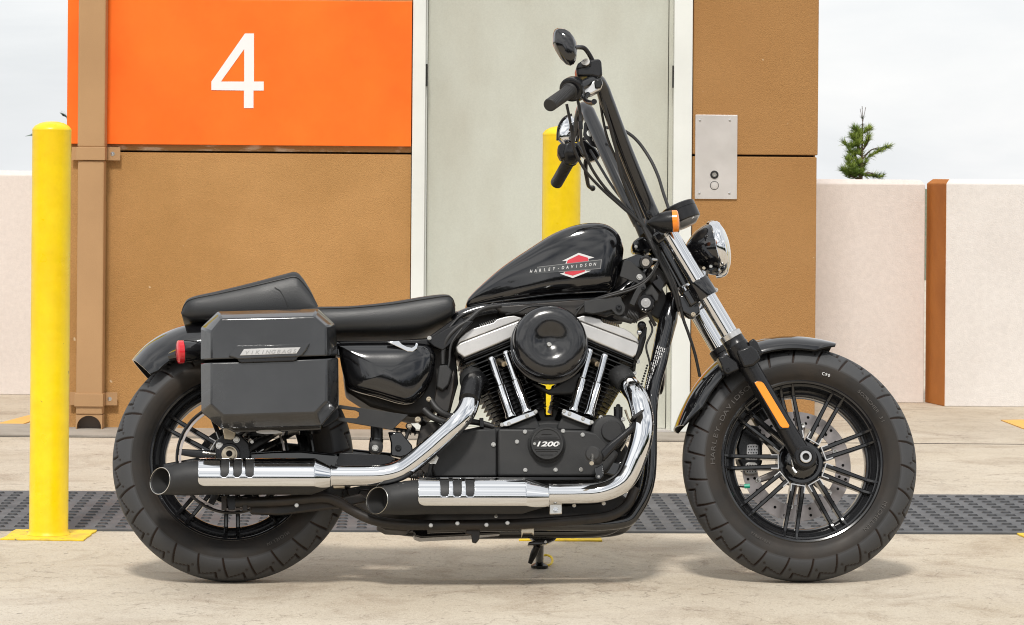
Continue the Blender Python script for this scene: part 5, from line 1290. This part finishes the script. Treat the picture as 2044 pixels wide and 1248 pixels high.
# ------------------------------------------------------------------ handlebar
HBn = [(1305, 437, -.055), (1288, 398, -.065), (1247, 298, -.125), (1212, 204, -.195), (1202, 176, -.218), (1192, 160, -.245), (1172, 166, -.275), (1150, 178, -.30)]
HBf = [(1278, 446, .055), (1256, 402, .065), (1214, 312, .125), (1181, 240, .195), (1173, 222, .218), (1163, 216, .245), (1155, 240, .275), (1146, 282, .30)]
hb = pipe('handlebar', HBn, [.0208, .0208, .0206, .0200, .0190, .0165, .0140, .0130], m_rim, seg=20, smooth=8)
pipe('handlebar_left', HBf, [.0208, .0208, .0206, .0200, .0190, .0165, .0140, .0130], m_rim, hb, 20, 8)
g = MB(); g.tube([P(1305, 437, -.055), P(1292, 442, 0), P(1278, 446, .055)], .016, 16, 4); g.build('handlebar_base', m_satin, hb)
pipe('riser', [(1308, 434, -.05), (1300, 452, -.05), (1306, 468, -.04)], .021, m_satin, hb, 16, 3)
pipe('riser', [(1280, 446, .05), (1290, 470, .04)], .021, m_satin, hb, 16, 1)
bolt(1295.5, 425, -.082, .0065, hb, m_satin)
def grip(a, b, r, n=16, ribs=True):
    A, B_ = P(*a), P(*b); d = B_ - A; L = d.length; prof = [(0, r * 1.25), (.003, r * 1.3), (.006, r * 1.05)]
    for k in range(n):
        t = .01 + (L - .016) * k / n; prof += [(t, r * 1.02), (t + (L - .016) / n * .55, r * 1.02), (t + (L - .016) / n * .62, r * .975), (t + (L - .016) / n * .95, r * .975)]
    prof += [(L - .006, r * 1.03), (L - .002, r * 1.0), (L, r * .85), (L + .0005, 0)]
    g = MB(); g.lathe(A, d, prof, 32); return g.build('grip', m_rub2, hb)
grip((1137, 182, -.305), (1097, 210, -.42), .0175)
gc = P(1095.5, 211.5, -.4215); ga = (P(1097, 210, -.42) - P(1137, 182, -.305)).normalized()
grip((1138, 318, .31), (1110, 367, .42), .0175)
# throttle housing, switches, master cylinder, lever
a, b_ = P(1150, 172, -.262), P(1136, 182, -.306); g = MB(); g.lathe(a, b_ - a, [(0, .020), (.004, .027), (.018, .032), (.034, .033), (.040, .033), (.0425, .030), (.044, .022)], 36); th = g.build('throttle_housing', m_satin, hb)
prism('switch_housing', [(1148, 162), (1160, 158), (1170, 168), (1172, 186), (1160, 196), (1150, 190)], -.265, .045, m_satin, hb, bevel=.006)
mc = prism('master_cylinder', [(1150, 137), (1152, 128), (1162, 121), (1182, 118), (1198, 117), (1201, 124), (1203, 150), (1196, 156), (1182, 152), (1152, 152)], -.275, .055, m_satin, hb, bevel=.006, seg=3)
prism('reservoir_lid', [(1150, 138), (1153, 127), (1163, 120), (1181, 118), (1181, 122), (1180, 132)], -.279, .060, m_satin, mc, bevel=.003)
g = MB(); c = P(1169, 124.5, -.28); g.lathe(c, (-.25, -1, .5), [(0, .012), (.002, .0115), (.002, .007), (.001, .006), (.001, 0)], 24); g.build('sight_glass', m_bolt, mc)
prism('lever_perch', [(1160, 178), (1166, 170), (1186, 160), (1200, 155), (1204, 166), (1200, 178), (1182, 188), (1168, 190)], -.282, .035, m_alu, hb, bevel=.005, seg=3); 
prism('perch_cap', [(1186, 161), (1200, 156), (1203, 166), (1199, 176), (1188, 176)], -.288, .02, m_satin, hb, bevel=.003)
pipe('brake_lever', [(1174, 188, -.285), (1168, 196, -.30), (1172, 203, -.34), (1183, 205, -.40), (1186, 203, -.42)], [.007, .0065, .006, .006, .0075], m_satin, hb)
pipe('brake_lever', [(1160, 183, -.29), (1166, 197, -.30), (1178, 206, -.31), (1186, 205, -.315)], .006, m_gloss, hb)
# right mirror
def mirror(outline, y, th, mat, ry=0, name='mirror', glass=None):
    g = MB(); pts = PP(outline, y); c = sum(pts, Vector()) / len(pts); n = len(pts)
    r0 = g.ring([p + Vector((0, th * .5, 0)) for p in pts]); r1 = g.ring(pts)
    r2 = g.ring([c + (p - c) * .86 + Vector((0, -th * .75, 0)) for p in pts]); r3 = g.ring([c + (p - c) * .5 + Vector((.004, -th * 1.15, 0)) for p in pts])
    g.cap(r0, True); g.bridge(r0, r1); g.bridge(r1, r2); g.bridge(r2, r3); g.cap(r3)
    return g.build(name, mat, hb, bevel=.002, smooth=50)
Z7 = lambda x, y: (1060 + x / 3.373, 30 + y / 3.373)
rm = mirror([Z7(*p) for p in ((148, 195), (150, 120), (160, 98), (180, 87), (225, 92), (260, 112), (290, 150), (305, 182), (312, 230), (304, 300), (290, 325), (265, 337), (238, 328), (200, 290), (165, 232))], -.31, .022, m_gloss)
pipe('mirror_stalk', [(1146, 95, -.325), (1156, 94.5, -.30), (1167, 97, -.285), (1178, 112, -.27), (1188, 134, -.26), (1192, 152, -.255)], .0062, m_satin, hb)
lm = mirror([Z7(*p) for p in ((178, 840), (182, 770), (205, 715), (240, 682), (275, 672), (292, 700), (302, 745), (300, 800), (285, 850), (262, 880), (220, 880))], .33, .018, m_chrome)
g = MB(); g.tube(crom(PP([Z7(*p) for p in ((178, 845), (182, 770), (205, 715), (240, 682), (275, 670))], .318), 4), .0035, 8, 1); g.build('mirror_edge', m_satin, lm)
pipe('mirror_stalk', [(1142, 285, .325), (1150, 290, .31), (1160, 285, .30), (1168, 276, .285)], .006, m_satin, hb)
# left controls
a, b_ = P(1147, 296, .272), P(1134, 320, .312); g = MB(); g.lathe(a, b_ - a, [(0, .022), (.006, .027), (.020, .029), (.036, .028), (.044, .024)], 32); g.build('switch_housing', m_satin, hb)
prism('clutch_switch', [(1114, 290), (1122, 284), (1138, 290), (1146, 300), (1140, 312), (1120, 318), (1114, 306)], .275, .04, m_satin, hb, bevel=.005)
prism('clutch_perch', [(1150, 284), (1168, 278), (1190, 296), (1199, 310), (1194, 318), (1178, 322), (1160, 308)], .25, .03, m_gloss, hb, bevel=.005)
pipe('clutch_lever', [(1178, 308, .27), (1170, 322, .28), (1169, 340, .30), (1172, 358, .33), (1175, 371, .36), (1183, 376, .38)], [.007, .007, .006, .006, .0058, .0065], m_satin, hb)
g = MB(); g.ball(P(1183, 376, .38), .0085); g.build('lever_ball', m_satin, hb)
gus = prism('gusset_plate', [(1166, 246), (1176, 232), (1206, 288), (1216, 308), (1200, 300), (1180, 290), (1164, 270)], .19, .004, m_satin, hb, bevel=.001)
for (x, y, r) in ((1178, 266, .010), (1187, 278, .0075), (1194, 293, .005)):
    g = MB(); g.lathe(P(x, y, .188), (0, -1, 0), [(0, r), (.0006, r * .95), (.0006, 0)], 18); g.build('gusset_hole', m_frame, gus)
# cables
cab = (([(1206, 190, -.14), (1216, 240, -.09), (1232, 300, -.04), (1250, 345, -.02), (1270, 392, -.01), (1284, 430, 0), (1300, 480, 0)], .0065), ([(1212, 215, -.10), (1224, 268, -.05), (1238, 312, -.02), (1254, 352, 0), (1276, 405, .0), (1292, 450, 0)], .0055),
       ([(1131, 208, -.28), (1136, 232, -.27), (1141, 258, -.26), (1146, 297, -.24), (1168, 340, -.20), (1200, 376, -.16), (1240, 412, -.12), (1284, 452, -.10), (1310, 500, -.10), (1340, 560, -.10), (1352, 600, -.09)], .0040),
       ([(1153, 199, -.26), (1158, 225, -.25), (1159, 262, -.25), (1163, 292, -.23), (1182, 338, -.19), (1212, 380, -.15), (1248, 414, -.11), (1290, 458, -.09), (1322, 515, -.10), (1346, 565, -.10), (1357, 612, -.09)], .0042),
       ([(1200, 182, -.22), (1212, 230, -.20), (1228, 290, -.16), (1240, 350, -.13), (1262, 405, -.10), (1288, 462, -.10), (1316, 520, -.11), (1342, 575, -.10), (1356, 622, -.08)], .0045),
       ([(1196, 190, -.20), (1204, 240, -.17), (1214, 280, -.15), (1236, 330, -.12), (1262, 388, -.09), (1282, 440, -.09), (1300, 492, -.10)], .0036),
       ([(1210, 255, .10), (1237, 257, .12), (1268, 277, .12), (1295, 313, .11), (1313, 350, .08), (1324, 385, .04), (1336, 420, .0)], .0046),
       ([(1348, 575, -.10), (1356, 600, -.09), (1363, 634, -.08), (1375, 668, -.07), (1387, 706, -.05), (1397, 752, -.03)], .0042),
       ([(1178, 300, .25), (1196, 330, .20), (1222, 372, .14), (1256, 416, .08), (1280, 450, .05), (1294, 480, .03)], .004),
       ([(1280, 440, -.07), (1296, 480, -.09), (1318, 525, -.10), (1338, 558, -.10), (1350, 590, -.09)], .0052))
for pts, r in cab: pipe('cable', pts, r, m_rub2, hb, 10, 6)
for (p, q) in ((P(1141, 250, -.262), P(1142, 262, -.258)), (P(1158.5, 243, -.25), P(1159.5, 258, -.25)), (P(1156, 186, -.26), P(1155, 200, -.26))): g = MB(); g.cyl(p, q, .0062, None, 12); g.build('cable_ferrule', m_satin, hb)
# ------------------------------------------------------------------ neck area: coil bracket, ignition switch, lock, horn bracket
N1 = lambda x, y: (1200 + x / 7.343, 470 + y / 7.343)
prism('neck_cover', [N1(*p) for p in ((450, 150), (470, 80), (560, 20), (640, 10), (720, 60), (760, 200), (700, 260), (560, 250), (480, 240))], -.03, .06, m_gloss, bevel=.008)
bolt(*N1(512, 165), -.032, .0045); prism('neck_tab', [N1(*p) for p in ((620, 210), (680, 190), (715, 240), (660, 270))], -.05, .02, m_satin, bevel=.001)
prism('backbone_end', [N1(*p) for p in ((330, 350), (540, 270), (640, 300), (640, 480), (520, 480), (420, 420), (340, 380))], -.05, .1, m_gloss, bevel=.008)
tb_ = prism('tank_bracket', [N1(*p) for p in ((335, 360), (430, 375), (510, 440), (640, 550), (665, 620), (640, 680), (560, 712), (500, 690), (270, 600))], -.115, .006, m_matte, bevel=.0015); bolt(*N1(562, 612), -.117, .0078, tb_)
g = MB(); a = P(*N1(700, 380), -.06); b_ = P(*N1(655, 395), -.135); g.lathe(a, b_ - a, [(0, .018), ((b_ - a).length - .003, .0185), ((b_ - a).length, .016), ((b_ - a).length, 0)], 28); fl = g.build('fork_lock_cylinder', m_gloss, bike)
g = MB(); u = (b_ - a).normalized(); g.lathe(b_ + u * .0003, u, [(0, .0105), (.003, .0100), (.003, .003), (.002, .003), (.002, 0)], 24); g.build('lock_face', m_alu, fl)
pipe('lock_cable', [(1298, 518, -.12), (1310, 519, -.11)], .0055, m_chrome, fl, smooth=1)
prism('coil_cover', [N1(*p) for p in ((660, 560), (800, 480), (840, 470), (930, 560), (980, 690), (930, 720), (850, 880), (720, 700))], -.085, .05, m_under, bevel=.003)
prism('coil_cover', [N1(*p) for p in ((730, 700), (850, 860), (840, 960), (790, 970), (740, 880), (590, 890), (600, 850), (680, 760))], -.10, .04, m_matte, bevel=.003)
prism('coil_rib', [N1(*p) for p in ((810, 580), (860, 590), (930, 700), (880, 840), (740, 680), (830, 640))], -.105, .02, m_satin, bevel=.002)
prism('choke_bracket', [N1(*p) for p in ((550, 740), (640, 695), (665, 770), (600, 825), (570, 860), (490, 1040), (410, 1000), (480, 850), (520, 780))], -.125, .012, m_matte, bevel=.002); bolt(*N1(615, 775), -.127, .005, mat=m_satin)
g = MB(); a = P(*N1(665, 1010), -.10); b_ = P(*N1(655, 990), -.155); u = (b_ - a).normalized(); L = (b_ - a).length
g.lathe(a, u, [(-.02, .020), (0, .0225), (L - .004, .0225), (L, .0205), (L, 0)], 32); ig = g.build('ignition_switch', m_satin, bike)
g = MB(); g.lathe(b_ + u * .0003, u, [(0, .0135), (.003, .0130), (.003, .0075), (.0042, .007), (.0042, .0022), (.003, .002), (.003, 0)], 28); g.build('key_plate', m_alu, ig)
for (x, y) in ((605, 1085), (652, 1092), (715, 1065)): bolt(*N1(x, y), -.153, .0016, ig, m_wht)
hbk = prism('horn_bracket', [N1(*p) for p in ((-250, 960), (0, 925), (290, 895), (305, 950), (360, 1040), (350, 1110), (310, 1165), (260, 1178), (210, 1160), (150, 1090), (0, 1130), (-120, 1150), (-250, 1130))], -.12, .008, m_matte, bevel=.002)
bolt(*N1(258, 1062), -.122, .0085, hbk, m_satin)
g = MB()
for k in range(9): g.cyl(P(1252 + k * 2.6, 627 + k * 1.0, -.10), P(1253.6 + k * 2.6, 627.6 + k * 1.0, -.10), .0165 if k % 2 else .0150, None, 20)
g.build('intake_hose', m_rub2, bike)
g = MB()
for k in range(8): g.cyl(P(1170 + k * 3, 612 + k * .9, -.08), P(1171.8 + k * 3, 612.5 + k * .9, -.08), .014 if k % 2 else .0125, None, 18)
g.build('wire_loom', m_rub2, bike)
for pts, r in ((((1140, 640, -.09), (1170, 605, -.10), (1210, 593, -.12), (1262, 578, -.12), (1292, 560, -.12), (1312, 530, -.11), (1318, 500, -.10)), .0034),
               (((1150, 618, -.09), (1180, 600, -.10), (1216, 588, -.12), (1266, 572, -.12), (1296, 552, -.12), (1314, 520, -.11)), .0034),
               (((1226, 628, -.10), (1240, 634, -.10), (1262, 640, -.10)), .010),
               (((1296, 640, -.10), (1302, 660, -.10), (1290, 690, -.10), (1296, 720, -.09), (1300, 745, -.08)), .0028),
               (((1292, 620, -.12), (1300, 636, -.11), (1308, 650, -.10)), .005)):
    pipe('wire', pts, r, m_rub2)
prism('neck_filler', [(1222, 560), (1236, 520), (1285, 505), (1330, 590), (1334, 612), (1318, 640), (1296, 626), (1268, 640), (1240, 632), (1228, 606)], -.02, .05, m_under, bevel=.004)  # added dark filler plate, closes the see-through area at the neck
prism('link_plate', [(1274, 648), (1292, 652), (1290, 676), (1282, 704), (1272, 722), (1264, 716), (1272, 690), (1276, 668)], -.07, .03, m_satin, bevel=.004)
# top motor mount link (front)
lk = pipe('engine_link', [(1282, 672, -.10), (1276, 700, -.10), (1270, 716, -.09)], .006, m_satin, smooth=1)
g = MB(); g.ball(P(1281, 650, -.10), .012); g.build('link_joint', m_satin, lk); g = MB(); g.ball(P(1276, 664, -.115), .0075); g.build('link_joint', m_chrome, lk)
pipe('head_bracket', [(1284, 672, -.09), (1276, 690, -.09), (1268, 712, -.08), (1264, 742, -.07)], .0055, m_satin)
bolt(1273, 722, -.07, .006); bolt(1266, 745, -.07, .006)
prism('under_tank_tray', [(985, 612), (1225, 592), (1232, 606), (1190, 622), (1150, 630), (1040, 628), (1000, 624)], -.07, .14, m_under, bevel=.004)
prism('coil_pack', [(1170, 602), (1200, 596), (1232, 604), (1240, 620), (1210, 630), (1180, 622)], -.11, .03, m_matte, bevel=.003)
